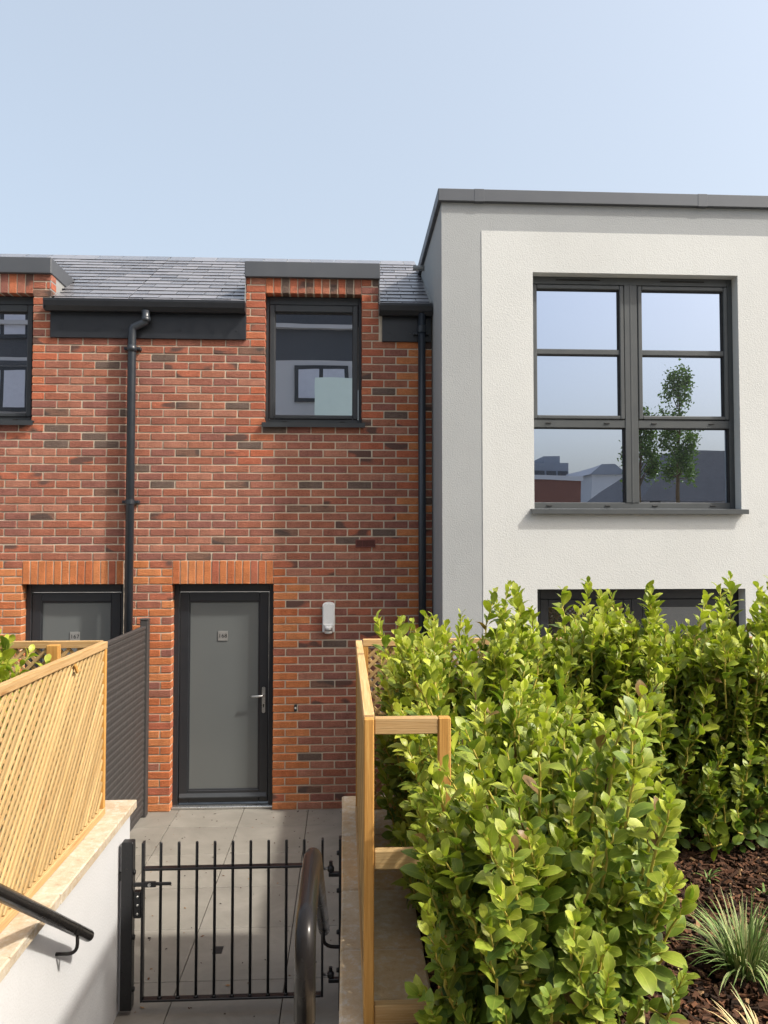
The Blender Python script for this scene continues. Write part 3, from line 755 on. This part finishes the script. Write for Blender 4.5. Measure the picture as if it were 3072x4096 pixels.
# clipped peg left in the top rail
member('rail_peg', M['pineo'], tl, (-1.268, -3.62, 1.925), (-1.262, -3.60, 1.885), .022, .012, (0, 1, 0), .003)
trellis('trellis panel behind the left bush, facing the camera', (-3.115, -3.085, ZT), (1, 0, 0), 1.81, .915, PM)
trellis('trellis panel seen edge on along the right wall beside the hedge', (.075, -4.94, ZT), (0, 1, 0), 1.80, .915, PM, flip=1)
trellis('trellis panel behind the far hedge, nearest the brick house', (.098, -3.085, ZT), (1, 0, 0), 1.82, .915, PM)
trellis('trellis panel behind the far hedge, in front of the white house', (1.94, -3.085, ZT), (1, 0, 0), 1.82, .915, PM)
fp = thing('fence_post', (-1.545, -3.13, CZ), 'stub of square timber fence post before the far left trellis', 'post')
member('post_shaft', M['pineo'], fp, (-1.545, -3.135, ZT), (-1.545, -3.135, 1.955), .062, .05, (1, 0, 0), .004)
# the open frame that closes the near end of the right panel
yf = -4.957
fr = thing('timber_frame', (.18, yf, CZ), 'open square timber frame closing the near end of the right trellis', 'frame')
member('post', M['pineo'], fr, (.074, yf - .016, CZ + .003), (.074, yf - .016, 1.966), .031, .030, (1, 0, 0), .003)
member('post', M['pineo'], fr, (.305, yf - .012, CZ + .003), (.305, yf - .012, 1.9665), .038, .034, (1, 0, 0), .003)
for zc, h, m in ((1.942, .050, M['pinet']), (1.541, .056, M['pine']), (1.083, .058, M['pinet'])):
    member('rail', m, fr, (.0905, yf - .010, zc), (.2855, yf - .010, zc), h, .030, (0, 0, 1), .003)

# ================================================================== dark composite fence by the door of 167
bh = .0575; fme = MB().prism([(-.012, .0), (.012, .0), (.012, .012), (.016, .020), (.016, .046), (.009, .0565), (-.009, .0565), (-.016, .046), (-.016, .020), (-.012, .012)], 'y', -1.36, 1.36).mesh('board', M['fence'])
def composite_fence(xc, n, label):
    cf = thing('composite_fence', (xc, -1.4, 0), label, 'fence', 'composite fences between the patios')
    tp = .03 + n * bh
    MB().box(xc - .036, xc + .036, -.135, -.055, .0, tp + .083, .006).box(xc - .040, xc + .040, -.139, -.051, tp + .083, tp + .098, .004).part('post', M['fence'], cf)
    for k in range(n): link('board', fme, cf, (xc + random.uniform(-.0008, .0008), -1.497, .03 + k * bh))
    MB().box(xc - .02, xc + .02, -2.86, -.136, tp, tp + .03, .004).part('top_rail', M['fence'], cf)
    MB().box(xc - .036, xc + .036, -2.885, -2.86, .0, tp + .02, .004).part('post', M['fence'], cf)
composite_fence(-1.836, 29, 'dark grey composite fence of ribbed horizontal boards between the two doors')
composite_fence(.80, 27, 'dark composite fence screened by the hedge, between brick house patio and white house')

# ================================================================== gate, posts, handrails
GY = -3.093
lp = thing('gate_post', (-1.145, GY, 0), 'black flat steel gate post on the white wall, latch side', 'post', 'steel gate posts')
MB().box(-1.199, -1.182, GY - .012, GY + .012, .70, .74, .002).box(-1.182, -1.121, GY - .028, GY + .028, .03, .906, .004).part('post_shaft', M['black'], lp)
for z in (.74, .40, .13): MB().tube([(-1.128, GY - .020, z), (-1.128, GY + .020, z)], .001, 6).tube([(-1.120, GY, z), (-1.112, GY, z)], [.015, .011], 12).part('bolt', M['black'], lp, True)
for k, z in enumerate((.575,)):
    MB().box(-1.118, -1.078, GY - .02, GY + .012, z - .07, z + .07, .004).part('latch_keep', M['black'], lp)
    for zz in (.53, .575, .62): MB().tube([(-1.096, GY - .02, zz), (-1.096, GY - .025, zz)], .006, 10).part('bolt', M['steel'], lp, True)
rp = thing('gate_post', (-.02, GY, 0), 'narrow black steel gate post on the right wall, hinge side', 'post', 'steel gate posts')
MB().box(-.030, -.014, GY - .03, GY + .03, -.0, .902, .002).part('post_shaft', M['black'], rp)
for z in (.82, .62, .40, .20): MB().tube([(-.029, GY, z), (-.042, GY, z)], [.014, .011], 12).part('bolt', M['black'], rp, True)
MB().box(-.016, .016, GY - .02, GY + .02, .10, .16, .003).box(-.016, .016, GY - .02, GY + .02, .76, .82, .003).part('wall_fixing', M['black'], rp)
for z in (.715, .155):
    MB().box(-.085, -.028, GY - .014, GY + .014, z - .018, z + .004, .003).tube([(-.073, GY, z), (-.073, GY, z + .062)], .010, 12).part('hinge_pin', M['black'], rp)
gate = thing('garden_gate', (-.6, GY, 0), 'low black metal garden gate of round upright bars between two walls', 'gate')
g0, g1 = -1.072, -.118
for x, zt in ((g0, .899), (g1, .897)): MB().box(x - .006, x + .006, GY - .02, GY + .02, .068, zt, .002).part('stile', M['black'], gate)
MB().box(g0 + .0065, g1 - .0065, GY - .02, GY + .02, .752, .764, .002).part('rail', M['black'], gate)
MB().box(g0 + .0065, g1 - .0065, GY - .02, GY + .02, .068, .080, .002).part('rail', M['black'], gate)
for k in range(9):
    x = -.98 + k * .0954
    mb = MB().tube([(x, GY, .081), (x, GY, .890), (x, GY, .896)], [.0078, .0078, .006], 12)
    mb.tube([(x, GY, .080), (x, GY, .090)], [.014, .008], 12).part('bar', M['black'], gate, True)
MB().box(g0 + .007, g0 + .075, GY - .035, GY - .022, .672, .702, .003).box(g0 - .045, g0 + .01, GY - .034, GY - .023, .676, .698, .003).box(g0 + .07, g0 + .155, GY - .034, GY - .024, .680, .698, .008).part('latch', M['black'], gate)
MB().tube([(g0 + .042, GY - .034, .688), (g0 + .042, GY - .046, .688)], .009, 6).part('latch_bolt', M['steel'], gate)
for z in (.715, .155):
    MB().tube([(g1 + .006, GY, z + .022), (-.055, GY, z + .022)], .007, 10).part('hinge_arm', M['plate'], gate, True)
    MB().tube([(-.073, GY, z + .006), (-.073, GY, z + .014), (-.073, GY, z + .03), (-.073, GY, z + .038)], [.014, .019, .019, .014], 14).part('hinge_eye', M['black'], gate, True)
def arc(p0, pc, p1, n=6):
    p0, pc, p1 = Vector(p0), Vector(pc), Vector(p1)
    return [p0 * (1 - t) ** 2 + pc * 2 * t * (1 - t) + p1 * t * t for t in np.linspace(0, 1, n)]
SLP = .65
def rail_z(y): return .79 + (-3.86 - y) * SLP
for xr, xw, label in ((-1.112, -1.20, 'sloping black tubular handrail on the white wall at the left'), (-.088, .015, 'black tubular handrail in front of the gate, bending down to a post')):
    h = thing('handrail', (xr, -5.57, .72), label, 'handrail')
    yt = -5.16; zt = rail_z(yt)
    pts = [(xr, -3.86, rail_z(-3.86)), (xr, yt + .06, rail_z(yt + .06))] + arc((xr, yt + .05, rail_z(yt + .05)), (xr, yt, zt), (xr, yt - .06, zt - .0))[1:]
    if xr > -1:
        pts += arc((xr, -5.50, zt), (xr, -5.575, zt), (xr, -5.577, zt - .08), 7)
        pts += [(xr, -5.577, zt - .20)]
    else: pts += [(xr, -6.6, zt)]
    MB().tube(pts, .0245, 20).part('rail', M['rail'], h, True)
    if xr > -1:
        MB().tube([(xr, -5.577, zt - .19), (xr, -5.577, .72)], .0228, 20).part('newel', M['rail'], h, True)
    for yb in (-4.0,):
        zb = rail_z(yb)
        MB().tube([(xr, yb, zb - .02), (xr, yb, zb - .055)] + arc((xr, yb, zb - .055), (xr, yb, zb - .095), (xr + (xw - xr) * .5, yb, zb - .095))[1:] + [(xw, yb, zb - .095)], .0075, 10).part('bracket', M['rail'], h, True)
# small black plate on a slab
p_ = onZ(876, 3802, 0)
tag(MB().box(p_.x - .034, p_.x + .022, p_.y - .04, p_.y + .04, .0015, .006, .001).part('drain_plate', M['ink']), 'small black square plate lying on a patio slab behind the gate', 'plate')

# ================================================================== hedges and plants
def leaf_geo(rng, wf=.58):
    st = [(0, .022), (.10, .10), (.28, .20), (.48, .262), (.68, .25), (.86, .155), (1.0, .0)]
    dro = rng.uniform(.02, .30); fold = rng.uniform(.02, .16); tw = rng.uniform(-.18, .18); wav = rng.uniform(0, .035); sw = rng.uniform(-.06, .06)
    vs = []; uv = []; fs = []
    k = wf / .52 * rng.uniform(.85, 1.15)
    for i, (v, h) in enumerate(st):
        h *= k; zc = .06 * math.sin(v * 3.1) - dro * v * v; xc = sw * v * v
        ph = i * 1.9
        for u in (-1, 0, 1):
            ang = tw * v
            x = u * h; z = abs(u) * h * fold * 2.0 + (wav * math.sin(ph + u) if u else 0)
            vs.append((xc + x * math.cos(ang) - z * math.sin(ang) * u, v, zc + z + x * math.sin(ang)))
            uv.append((.5 + .5 * u * (.98 if h > .03 else .3), v))
    for i in range(len(st) - 1):
        a = i * 3
        fs += [(a, a + 1, a + 4, a + 3), (a + 1, a + 2, a + 5, a + 4)]
    return vs, uv, fs
lrng = random.Random(21)
LGEO = [leaf_geo(lrng) for _ in range(14)]
def geo_mesh(name, geo_list, mats):
    """geo_list: (verts, uvs, faces, material index)"""
    V = []; F = []; U = []; MI = []
    for vs, uv, fs, mi in geo_list:
        b = len(V); V += vs; U += uv
        for f in fs: F.append([b + i for i in f]); MI.append(mi)
    me = bpy.data.meshes.new(name); me.from_pydata(V, [], F)
    for m in mats: me.materials.append(m)
    me.polygons.foreach_set('material_index', MI); me.polygons.foreach_set('use_smooth', [True] * len(F))
    ul = me.uv_layers.new(name='UVMap'); idx = np.empty(len(me.loops), dtype=np.int32); me.loops.foreach_get('vertex_index', idx)
    ul.data.foreach_set('uv', np.array(U, dtype=np.float32)[idx].ravel()); me.update(); return me
LMESH = [geo_mesh('leaf', [(g[0], g[1], g[2], 0)], [LEAF[1]]) for g in LGEO]
ALL = []                                                     # every leaf of every shrub: (shrub index, centre, quaternion, size, geo index, material index)
SHRUBS = []
def bez(p0, p1, p2, t): return p0 * (1 - t) ** 2 + p1 * (2 * t * (1 - t)) + p2 * t * t
def grow(label, base, tips, seed, size=1.0, main=6):
    rng = random.Random(seed); base = Vector(base)
    t = thing('shrub', base, label, 'shrub', 'griselinia hedge shrubs'); si = len(SHRUBS); SHRUBS.append(t)
    twig = MB(); GA = 2.39996
    tips = [Vector(p) for p in tips]
    mains = sorted(tips, key=lambda p: -p.z)[:main * 3]; rng.shuffle(mains)
    for n, tip in enumerate(tips):
        b0 = base + Vector((rng.uniform(-.10, .10), rng.uniform(-.10, .10), -.02))
        d = tip - b0
        ctl = b0 + Vector((d.x * .42, d.y * .42, d.z * .42)) + Vector((rng.uniform(-.07, .07), rng.uniform(-.07, .07), 0))
        # lift the last stretch so that shoots turn up
        ctl2 = tip - Vector((d.x * .16, d.y * .16, rng.uniform(.10, .24)))
        P = [bez(b0, ctl, ctl2, k / 6) for k in range(7)] + [bez(ctl2, ctl2 + (tip - ctl2) * .5 + Vector((rng.uniform(-.02, .02), rng.uniform(-.02, .02), .02)), tip, k / 5) for k in range(1, 6)]
        L = [0]
        for a, b in zip(P, P[1:]): L.append(L[-1] + (b - a).length)
        tot = L[-1]
        def at(s):
            for i in range(len(L) - 1):
                if s <= L[i + 1] or i == len(L) - 2:
                    k = (s - L[i]) / max(1e-6, L[i + 1] - L[i]); return P[i].lerp(P[i + 1], k), (P[i + 1] - P[i]).normalized()
        if tip in mains[:main]:
            rr = [.0078 - .0060 * l / tot for l in L]
            MB().tube(P, rr, 7).part('stem', M['bark'] if rng.random() < .3 else M['stem'], t, True)
        else:
            i0 = 5
            twig.tube(P[i0:], [.0048 - .0030 * k / (len(P) - 1 - i0) for k in range(len(P) - i0)], 5, False)
        # leaves along the upper part
        reach = min(tot * .72, rng.uniform(.30, .50)); s = tot - reach; phi = rng.uniform(0, 6.28); k = 0; gap = rng.uniform(.0165, .024) * size
        vig = rng.uniform(.85, 1.15)
        while s < tot + .004:
            p, tg = at(min(s, tot)); f = (s - (tot - reach)) / reach        # 0 low, 1 at the tip
            e1 = tg.orthogonal().normalized(); e2 = tg.cross(e1)
            rad = e1 * math.cos(phi) + e2 * math.sin(phi); phi += GA + rng.uniform(-.3, .3)
            a = R(64 - 40 * f ** 1.5 + rng.uniform(-16, 16))
            yv = (tg * math.cos(a) + rad * math.sin(a) + Vector((0, 0, .10))).normalized()
            zv = (tg * math.sin(a) - rad * math.cos(a)); zv = (zv + Vector((rng.uniform(-.3, .3), rng.uniform(-.3, .3), .12))); zv = (zv - yv * zv.dot(yv)).normalized()
            xv = yv.cross(zv)
            q = Matrix((xv, yv, zv)).transposed().to_quaternion()
            ln = size * vig * rng.uniform(.046, .096) * (1.0 - .42 * max(0, f - .72) / .28) * (.75 + .25 * min(1, f * 4))
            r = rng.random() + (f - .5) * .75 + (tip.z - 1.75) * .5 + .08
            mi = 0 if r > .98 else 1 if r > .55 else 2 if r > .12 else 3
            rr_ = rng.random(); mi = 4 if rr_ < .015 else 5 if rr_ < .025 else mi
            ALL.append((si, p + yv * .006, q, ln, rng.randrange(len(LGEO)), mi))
            s += gap * (1.25 - .55 * f); k += 1
    if twig.v: tag(twig.part('twigs', M['stem'], t, True), kind='stuff')
    return t
def tips_in(n, seed, xr, yr, zr, bias=.55, keep=None):
    rng = random.Random(seed); out = []
    while len(out) < n:
        x, y = rng.uniform(*xr), rng.uniform(*yr)
        z1 = zr[1] + .04 * math.sin(x * 7 + seed) + .04 * math.sin(y * 9 + seed * 2)
        z = zr[0] + (z1 - zr[0]) * rng.random() ** bias
        if rng.random() < .035: z = z1 + rng.uniform(.03, .17)
        p = (x, y, z)
        if keep and not keep(*p): continue
        out.append(p)
    return out
# hedge along the right wall, near to far
def k_near(x, y, z):
    if (x - .61) ** 2 / .42 ** 2 + (y + 4.97) ** 2 / .50 ** 2 > 1 or (x < .34 and y > -5.02): return False
    if z < 1.25 and rng_k.random() < .35: return False
    return True
rng_k = random.Random(1)
grow('nearest bright green hedge shrub, cut by the bottom edge, right of the timber frame', (.70, -4.85, BZ + .01), tips_in(225, 1, (.20, 1.08), (-5.40, -4.55), (1.02, 1.86), .85, k_near) + tips_in(26, 7, (.20, .42), (-5.22, -5.05), (1.15, 1.86), .8), 101, .94, 9)
grow('sunlit hedge shrub right behind the timber frame', (.58, -4.25, BZ + .01), tips_in(205, 2, (.20, .98), (-4.65, -3.95), (1.12, 1.90), .6), 102, .95, 5)
grow('sunlit hedge shrub by the brick house, tallest beside the right trellis', (.50, -3.68, BZ + .01), tips_in(245, 3, (.14, .95), (-4.02, -3.22), (1.15, 2.09), .55), 103, .90, 4)
# hedge across the back of the bed
names = ['far hedge shrub left of the white house garden door, beside the near hedge', 'far hedge shrub in front of the middle of the white house garden door',
         'far hedge shrub below the right jamb of the white house garden door', 'far hedge shrub at the right edge of the picture']
for i, (bx, by) in enumerate(((1.08, -3.42), (1.52, -3.45), (1.97, -3.48), (2.44, -3.46))):
    top = (2.07, 2.06, 2.05, 2.07)[i]
    grow(names[i], (bx, by, BZ + .01), tips_in(250, 10 + i, (bx - .31, bx + .31), (by - .36, by + .27), (1.14, top + .03), .58), 110 + i, .93, 4)
grow('leafy shrub in the left bed behind the pale trellis', (-1.86, -3.72, BZ + .01), tips_in(190, 30, (-2.15, -1.47), (-4.05, -3.30), (1.3, 2.12), .45, lambda x, y, z: z < 1.93 + (-1.55 - x) * .9), 130, 1.12, 4)
# which leaves show largest from the front: nearest in each patch of view
cells = {}
def proj(p):
    d = p - CAM; z = d.dot(_fw); return (W_PX / 2 + F_PX * d.dot(_rt) / z, H_PX / 2 - F_PX * d.dot(_up) / z, z)
info = []
for i, (si, p, q, ln, g, mi) in enumerate(ALL):
    c = p + (q @ Vector((0, 1, 0))) * ln * .5; u, v, z = proj(c)
    if not (-40 < u < W_PX + 40 and -40 < v < H_PX + 40): info.append((9, 0)); continue
    key = (int(u // 34), int(v // 34)); cells.setdefault(key, []).append((z, i)); info.append([0, ln / z])
for lst in cells.values():
    lst.sort()
    for n, (z, i) in enumerate(lst): info[i][0] = min(n, 8)
per = {}
for i, L in enumerate(ALL): per.setdefault(L[0], []).append(i)
for si, ids in per.items():
    ids.sort(key=lambda i: (info[i][0], -info[i][1]))
    for i in ids[:300]:
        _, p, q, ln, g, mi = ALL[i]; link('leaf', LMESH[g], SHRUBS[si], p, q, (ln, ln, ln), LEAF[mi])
    rest = []
    for i in ids[300:]:
        _, p, q, ln, g, mi = ALL[i]; vs, uv, fs = LGEO[g]
        m3 = np.array(q.to_matrix()) * ln
        rest.append(([tuple(r) for r in (np.array(vs) @ m3.T + np.array(p))], uv, fs, mi))
    if rest: tag(link('foliage', geo_mesh('foliage', rest, LEAF), SHRUBS[si]), kind='stuff')

def blade(mb, p, ang, L, lean, wd, cols, rng):
    d = Vector((math.cos(ang), math.sin(ang), 0)); s = Vector((-math.sin(ang), math.cos(ang), 0)); n = 7; rows = []
    c = Vector(p); th0 = lean * rng.uniform(.1, .35); th1 = lean * 1.45
    for k in range(n + 1):
        t_ = k / n; th = th0 + (th1 - th0) * t_ ** 1.2
        if k: c = c + (d * math.sin(th) + Vector((0, 0, math.cos(th)))) * (L / n)
        w_ = wd * (1 - t_ ** 2.4) + .0003
        rows.append([c - s * w_, c - s * w_ * .62, c + s * w_ * .62, c + s * w_])
    for j, mi in ((0, cols[0]), (1, cols[1]), (2, cols[0])):
        mb.mi = mi
        mb.add([r[j] for r in rows] + [r[j + 1] for r in rows], [(k, k + 1, n + 2 + k, n + 1 + k) for k in range(n)])
def tuft(label, base, n, L, seed, pal, spread=.05):
    rng = random.Random(seed); t = thing('grass_clump', base, label, 'grass', 'striped grass clumps'); mb = MB()
    for k in range(n):
        a = rng.uniform(0, 6.28); r = rng.random() ** .5 * spread
        p = Vector(base) + Vector((math.cos(a) * r, math.sin(a) * r, 0))
        blade(mb, p, a + rng.uniform(-.6, .6), L * rng.uniform(.55, 1.1), rng.uniform(.25, 1.5), rng.uniform(.0026, .0046), rng.choice(pal), rng)
    tag(mb.part('blades', [M['bladeg'], M['bladec'], M['blades']], t), kind='stuff'); return t
tuft('clump of cream striped grass at the right edge of the mulch', (1.40, -4.66, BZ + .01), 300, .27, 41, [(1, 0), (1, 0), (0, 0), (0, 0), (0, 0), (2, 0)], .055)
tuft('withered straw coloured grass clump at the bottom right corner', (1.22, -5.16, BZ + .01), 110, .22, 42, [(2, 2), (2, 1), (1, 0), (2, 2)], .06)
def weed(label, x, y, seed):
    rng = random.Random(seed); t = thing('weed', (x, y, BZ + .02), label, 'weed', 'small weeds in the mulch'); mb = MB()
    for k in range(9):
        blade(mb, Vector((x, y, BZ + .015)), rng.uniform(0, 6.28), rng.uniform(.05, .11), rng.uniform(.7, 1.5), rng.uniform(.003, .006), (0, 0), rng)
    mb.part('leaves', [M['bladeg'], M['bladec'], M['blades']], t)
a_ = onZ(2830, 3530, BZ + .02); weed('tiny weed with thin leaves in the mulch below the far hedge', a_.x, a_.y, 1)
a_ = onZ(3058, 3590, BZ + .02); weed('tiny weed in the mulch at the right edge above the striped grass', a_.x, a_.y, 2)

gm = MB(); gr_ = random.Random(77)
for k in range(170):
    x, y = gr_.uniform(-1.75, -.02), -gr_.random() ** 1.3 * 3.6 - .05; a = gr_.uniform(0, 6.28); L = gr_.uniform(.003, .011) * (2.0 if gr_.random() < .1 else 1)
    gm.mi = gr_.randrange(5); c_, s_ = math.cos(a) * L, math.sin(a) * L; k_ = gr_.uniform(.3, .8)
    gm.add([(x - c_, y - s_, .003), (x + s_ * k_, y - c_ * k_, .0035), (x + c_, y + s_, .006), (x - s_ * k_, y + c_ * k_, .004), (x, y, .0075)], [(0, 1, 4), (1, 2, 4), (2, 3, 4), (3, 0, 4)])
tag(gm.part('leaf_litter', CHIP), 'scattered grit and dry leaf scraps on the patio slabs', 'litter', kind='stuff')

# ================================================================== the street behind the camera, seen in the window panes
M['owall'] = m_plain('opposite_render', (.55, .55, .56), .9, 0, .2, .05, 2)
M['oband'] = m_plain('opposite_dark_band', (.075, .08, .09), .7, 0, .3, .1, 2)
M['oroof'] = m_plain('opposite_roof', (.075, .078, .088), .7, 0, .3, .2, 4)
M['obrick'] = m_plain('opposite_brick', (.20, .085, .06), .9, 0, .2, .25, 30)
M['ofar'] = m_plain('far_facade_hazed', (.26, .28, .32), .9, 0, .2, .1, 1)  # distance haze is greyed into the base colour
M['ofar2'] = m_plain('far_trees_hazed', (.11, .14, .15), .95, 0, .1, .3, .5)  # bluish grey tone carries painted distance haze over the wooded hill
M['curtain'] = m_plain('curtain_white', (.62, .64, .72), .9, 0, .2, .12, 6)
M['balc'] = m_plain('pale_green_glass', (.80, .95, .87), .2, 0, .5, .05, 4)
OY = -16.0
def opp(zx, zy): return onY(900 + zx * .6028, 950 + zy * .6028, .25 - OY)       # mirrored in the small dormer window
oh = thing('opposite_house', (-4, OY, .7), 'pale rendered house across the street, mirrored in the dormer windows', 'house')
zb1, zb2 = opp(400, 815).z, opp(400, 605).z
MB().box(-15, 4.4, OY - 6, OY, .7, zb1).part('wall', M['owall'], oh)
MB().box(-15, 4.4, OY - 6, OY - .03, zb1, zb2).part('dark_band', M['oband'], oh)
MB().box(-15.1, 4.5, OY - 6, OY + .15, zb2, zb2 + .12).part('ledge', M['owall'], oh)
MB().box(-15, 4.4, OY - 6, OY - .8, zb2 + .12, zb2 + 2.6).part('top_storey', M['oband'], oh)
def owin(a, b, frame=.12, y=OY):
    x0, x1, z0, z1 = min(a.x, b.x), max(a.x, b.x), min(a.z, b.z), max(a.z, b.z); xm = (x0 + x1) / 2
    wo = MB().box(x0, x1, y + .002, y + .05, z0, z1).part('window', M['dframe'], oh)
    for p, q in ((x0 + frame, xm - frame / 2), (xm + frame / 2, x1 - frame)):
        MB().box(p, q, y + .05, y + .06, z0 + frame, z1 - frame).part('pane', M['curtain'], wo)
owin(opp(460, 850), opp(818, 1095))
owin(opp(510, 535), opp(650, 605), .05, OY - .8); owin(opp(670, 535), opp(800, 605), .05, OY - .8)
a, b = opp(0, 0), opp(0, 0)
def opl(zx, zy): return onY(zx * .2938, 1100 + zy * .2938, .25 - OY)
owin(opl(-330, 1240), opl(400, 1860)); owin(opl(-330, 410), opl(400, 870))
MB().box(opl(-800, 0).x, opl(405, 0).x, OY + .002, OY + .03, opl(0, 1230).z, opl(0, 1165).z).part('floor_band', M['oband'], oh)
MB().box(opp(612, 0).x, opp(1000, 0).x, OY + 1.0, OY + 1.03, opp(0, 1400).z, opp(0, 975).z).part('balcony_glass', M['balc'], oh)
MB().box(opp(612, 0).x, opp(1000, 0).x, OY + .05, OY + 1.03, opp(0, 1400).z - .15, opp(0, 1400).z - .001).part('balcony_floor', M['owall'], oh)
def wrf(cx, cy, yr): return onY(2100 + cx * .5425, 1080 + cy * .5425, -1.22 - yr)  # mirrored in the large window
a, b = wrf(-300, 1515, -15), wrf(412, 1515, -15)
bb = thing('brick_outbuilding', (a.x, -15, .7), 'low flat roofed brick building across the street, mirrored in the large window', 'building')
MB().box(4.5, b.x, -19, -15, .7, a.z - .12).part('wall', M['obrick'], bb); MB().box(4.45, b.x + .05, -19.05, -14.95, a.z - .12, a.z).part('roof_edge', M['owall'], bb)
yr = -24.0
r0, r1, r2 = wrf(850, 1700, yr), wrf(1240, 1300, yr), wrf(1700, 1300, yr)
rh = thing('hipped_house', (r1.x + 3, yr, .7), 'house with big dark slate roof across the street, mirrored in the large window', 'house')
MB().box(r0.x + .5, r2.x + 6, yr - 8, yr - .4, .7, r0.z + .02).part('wall', M['owall'], rh)
zr_, ze = r1.z, r0.z
MB().add([(r0.x, yr, ze), (r2.x + 7, yr, ze), (r2.x + 7, yr - 8.4, ze), (r0.x, yr - 8.4, ze), (r1.x, yr - 4.2 + 3, zr_), (r2.x + 5, yr - 4.2 + 3, zr_), (r2.x + 5, yr - 5, zr_), (r1.x, yr - 5, zr_)],
         [(0, 1, 5, 4), (1, 2, 6, 5), (2, 3, 7, 6), (3, 0, 4, 7), (4, 5, 6, 7), (3, 2, 1, 0)]).part('roof', M['oroof'], rh)
a, b = wrf(1120, 1640, yr), wrf(1215, 1710, yr)
MB().box(wrf(930, 0, yr).x, wrf(1000, 0, yr).x, yr - .399, yr - .35, wrf(0, 1712, yr).z, wrf(0, 1690, yr).z).part('window', M['dframe'], rh)
yr = -70.0
a, b = wrf(-200, 1365, yr), wrf(330, 1600, yr)
fb = thing('far_block', (a.x, yr, .7), 'distant grey block on the hill, mirrored in the large window', 'building')
MB().box(a.x, b.x, yr - 10, yr, .7, a.z - .8).part('wall', M['ofar'], fb); MB().box(wrf(150, 0, yr).x, b.x - .6, yr - 9, yr - 1, a.z - .8, a.z).part('top_storey', M['ofar'], fb)
for k in range(6): 
    x = a.x + (b.x - a.x) * (k + .5) / 6; MB().box(x - .5, x + .5, yr + .001, yr + .06, a.z - 3.0, a.z - 1.6).part('window', M['oroof'], fb)
a, b = wrf(490, 1435, yr + 10), wrf(720, 1700, yr + 10)
fb = thing('far_house', (a.x, yr + 10, .7), 'distant white house on the hill, mirrored in the large window', 'building')
MB().box(a.x, b.x, yr, yr + 10, .7, a.z - .8).part('wall', M['owall'], fb); MB().prism([(a.x - .3, a.z - .8), (b.x + .3, a.z - .8), (b.x - .8, a.z), (a.x + .8, a.z)], 'y', yr, yr + 10.3).part('roof', M['ofar'], fb)
hill = MB(); vs = []; nn = 60; hr = random.Random(9)
for k in range(nn + 1):
    x = -40 + 140 * k / nn; z = 8.6 + 1.2 * math.sin(k * .7) + hr.uniform(-.7, .7); vs += [(x, -92, .6), (x, -93 + hr.uniform(-.5, .5), z), (x, -120, 2)]
hill.add(vs, [(3 * k + j, 3 * k + 3 + j, 3 * k + 4 + j, 3 * k + 1 + j) for k in range(nn) for j in (0, 1)])
structure('hill', hill, M['ofar2'])
def street_tree(label, x, y, z0, ztop, crown0, wd, seed):
    rng = random.Random(seed); t = thing('street_tree', (x, y, z0), label, 'tree', 'young street trees')
    MB().tube([(x, y, z0), (x + .03, y, crown0), (x + .1, y + .02, (crown0 + ztop) / 2), (x + .1, y, ztop - .2)], [.07, .055, .035, .01], 8).part('trunk', M['bark'], t, True)
    geo = []
    cl = []
    for k in range(26):
        f = rng.random() ** .8; zz = crown0 + (ztop - crown0) * f; rr = wd * (.25 + .75 * math.sin(min(1, (1 - f) * 1.15 + .08) * 2.2)) * .5
        an = rng.uniform(0, 6.28); cl.append(Vector((x + .08 + math.cos(an) * rr, y + math.sin(an) * rr, zz)))
    lb = MB()
    for c in cl:
        lb.tube([(x + .06, y, max(crown0, c.z - .5)), tuple((Vector((x + .06, y, c.z - .25)) + c) / 2), tuple(c)], [.018, .012, .005], 5, False)
        for k in range(150):
            p = c + Vector((rng.gauss(0, .10), rng.gauss(0, .10), rng.gauss(0, .16)))
            q = Quaternion((rng.gauss(0, 1), rng.gauss(0, 1), rng.gauss(0, 1), rng.gauss(0, 1))).normalized()
            g = LGEO[rng.randrange(len(LGEO))]; m3 = np.array(q.to_matrix()) * rng.uniform(.07, .11)
            geo.append(([tuple(r) for r in (np.array(g[0]) @ m3.T + np.array(p))], g[1], g[2], 3))
    lb.part('limbs', M['bark'], t, True)
    tag(link('crown', geo_mesh('crown', geo, LEAF), t), kind='stuff')
a = wrf(1140, 735, -17); b = wrf(1120, 1530, -17)
street_tree('slim young street tree, the taller of two mirrored in the large window', b.x, -17, .71, a.z, b.z, .85, 71)
a = wrf(830, 1180, -17.6); b = wrf(830, 1600, -17.6)
street_tree('slim young street tree, the shorter of two mirrored in the large window', a.x, -17.6, .71, a.z + .5, b.z, .9, 72)
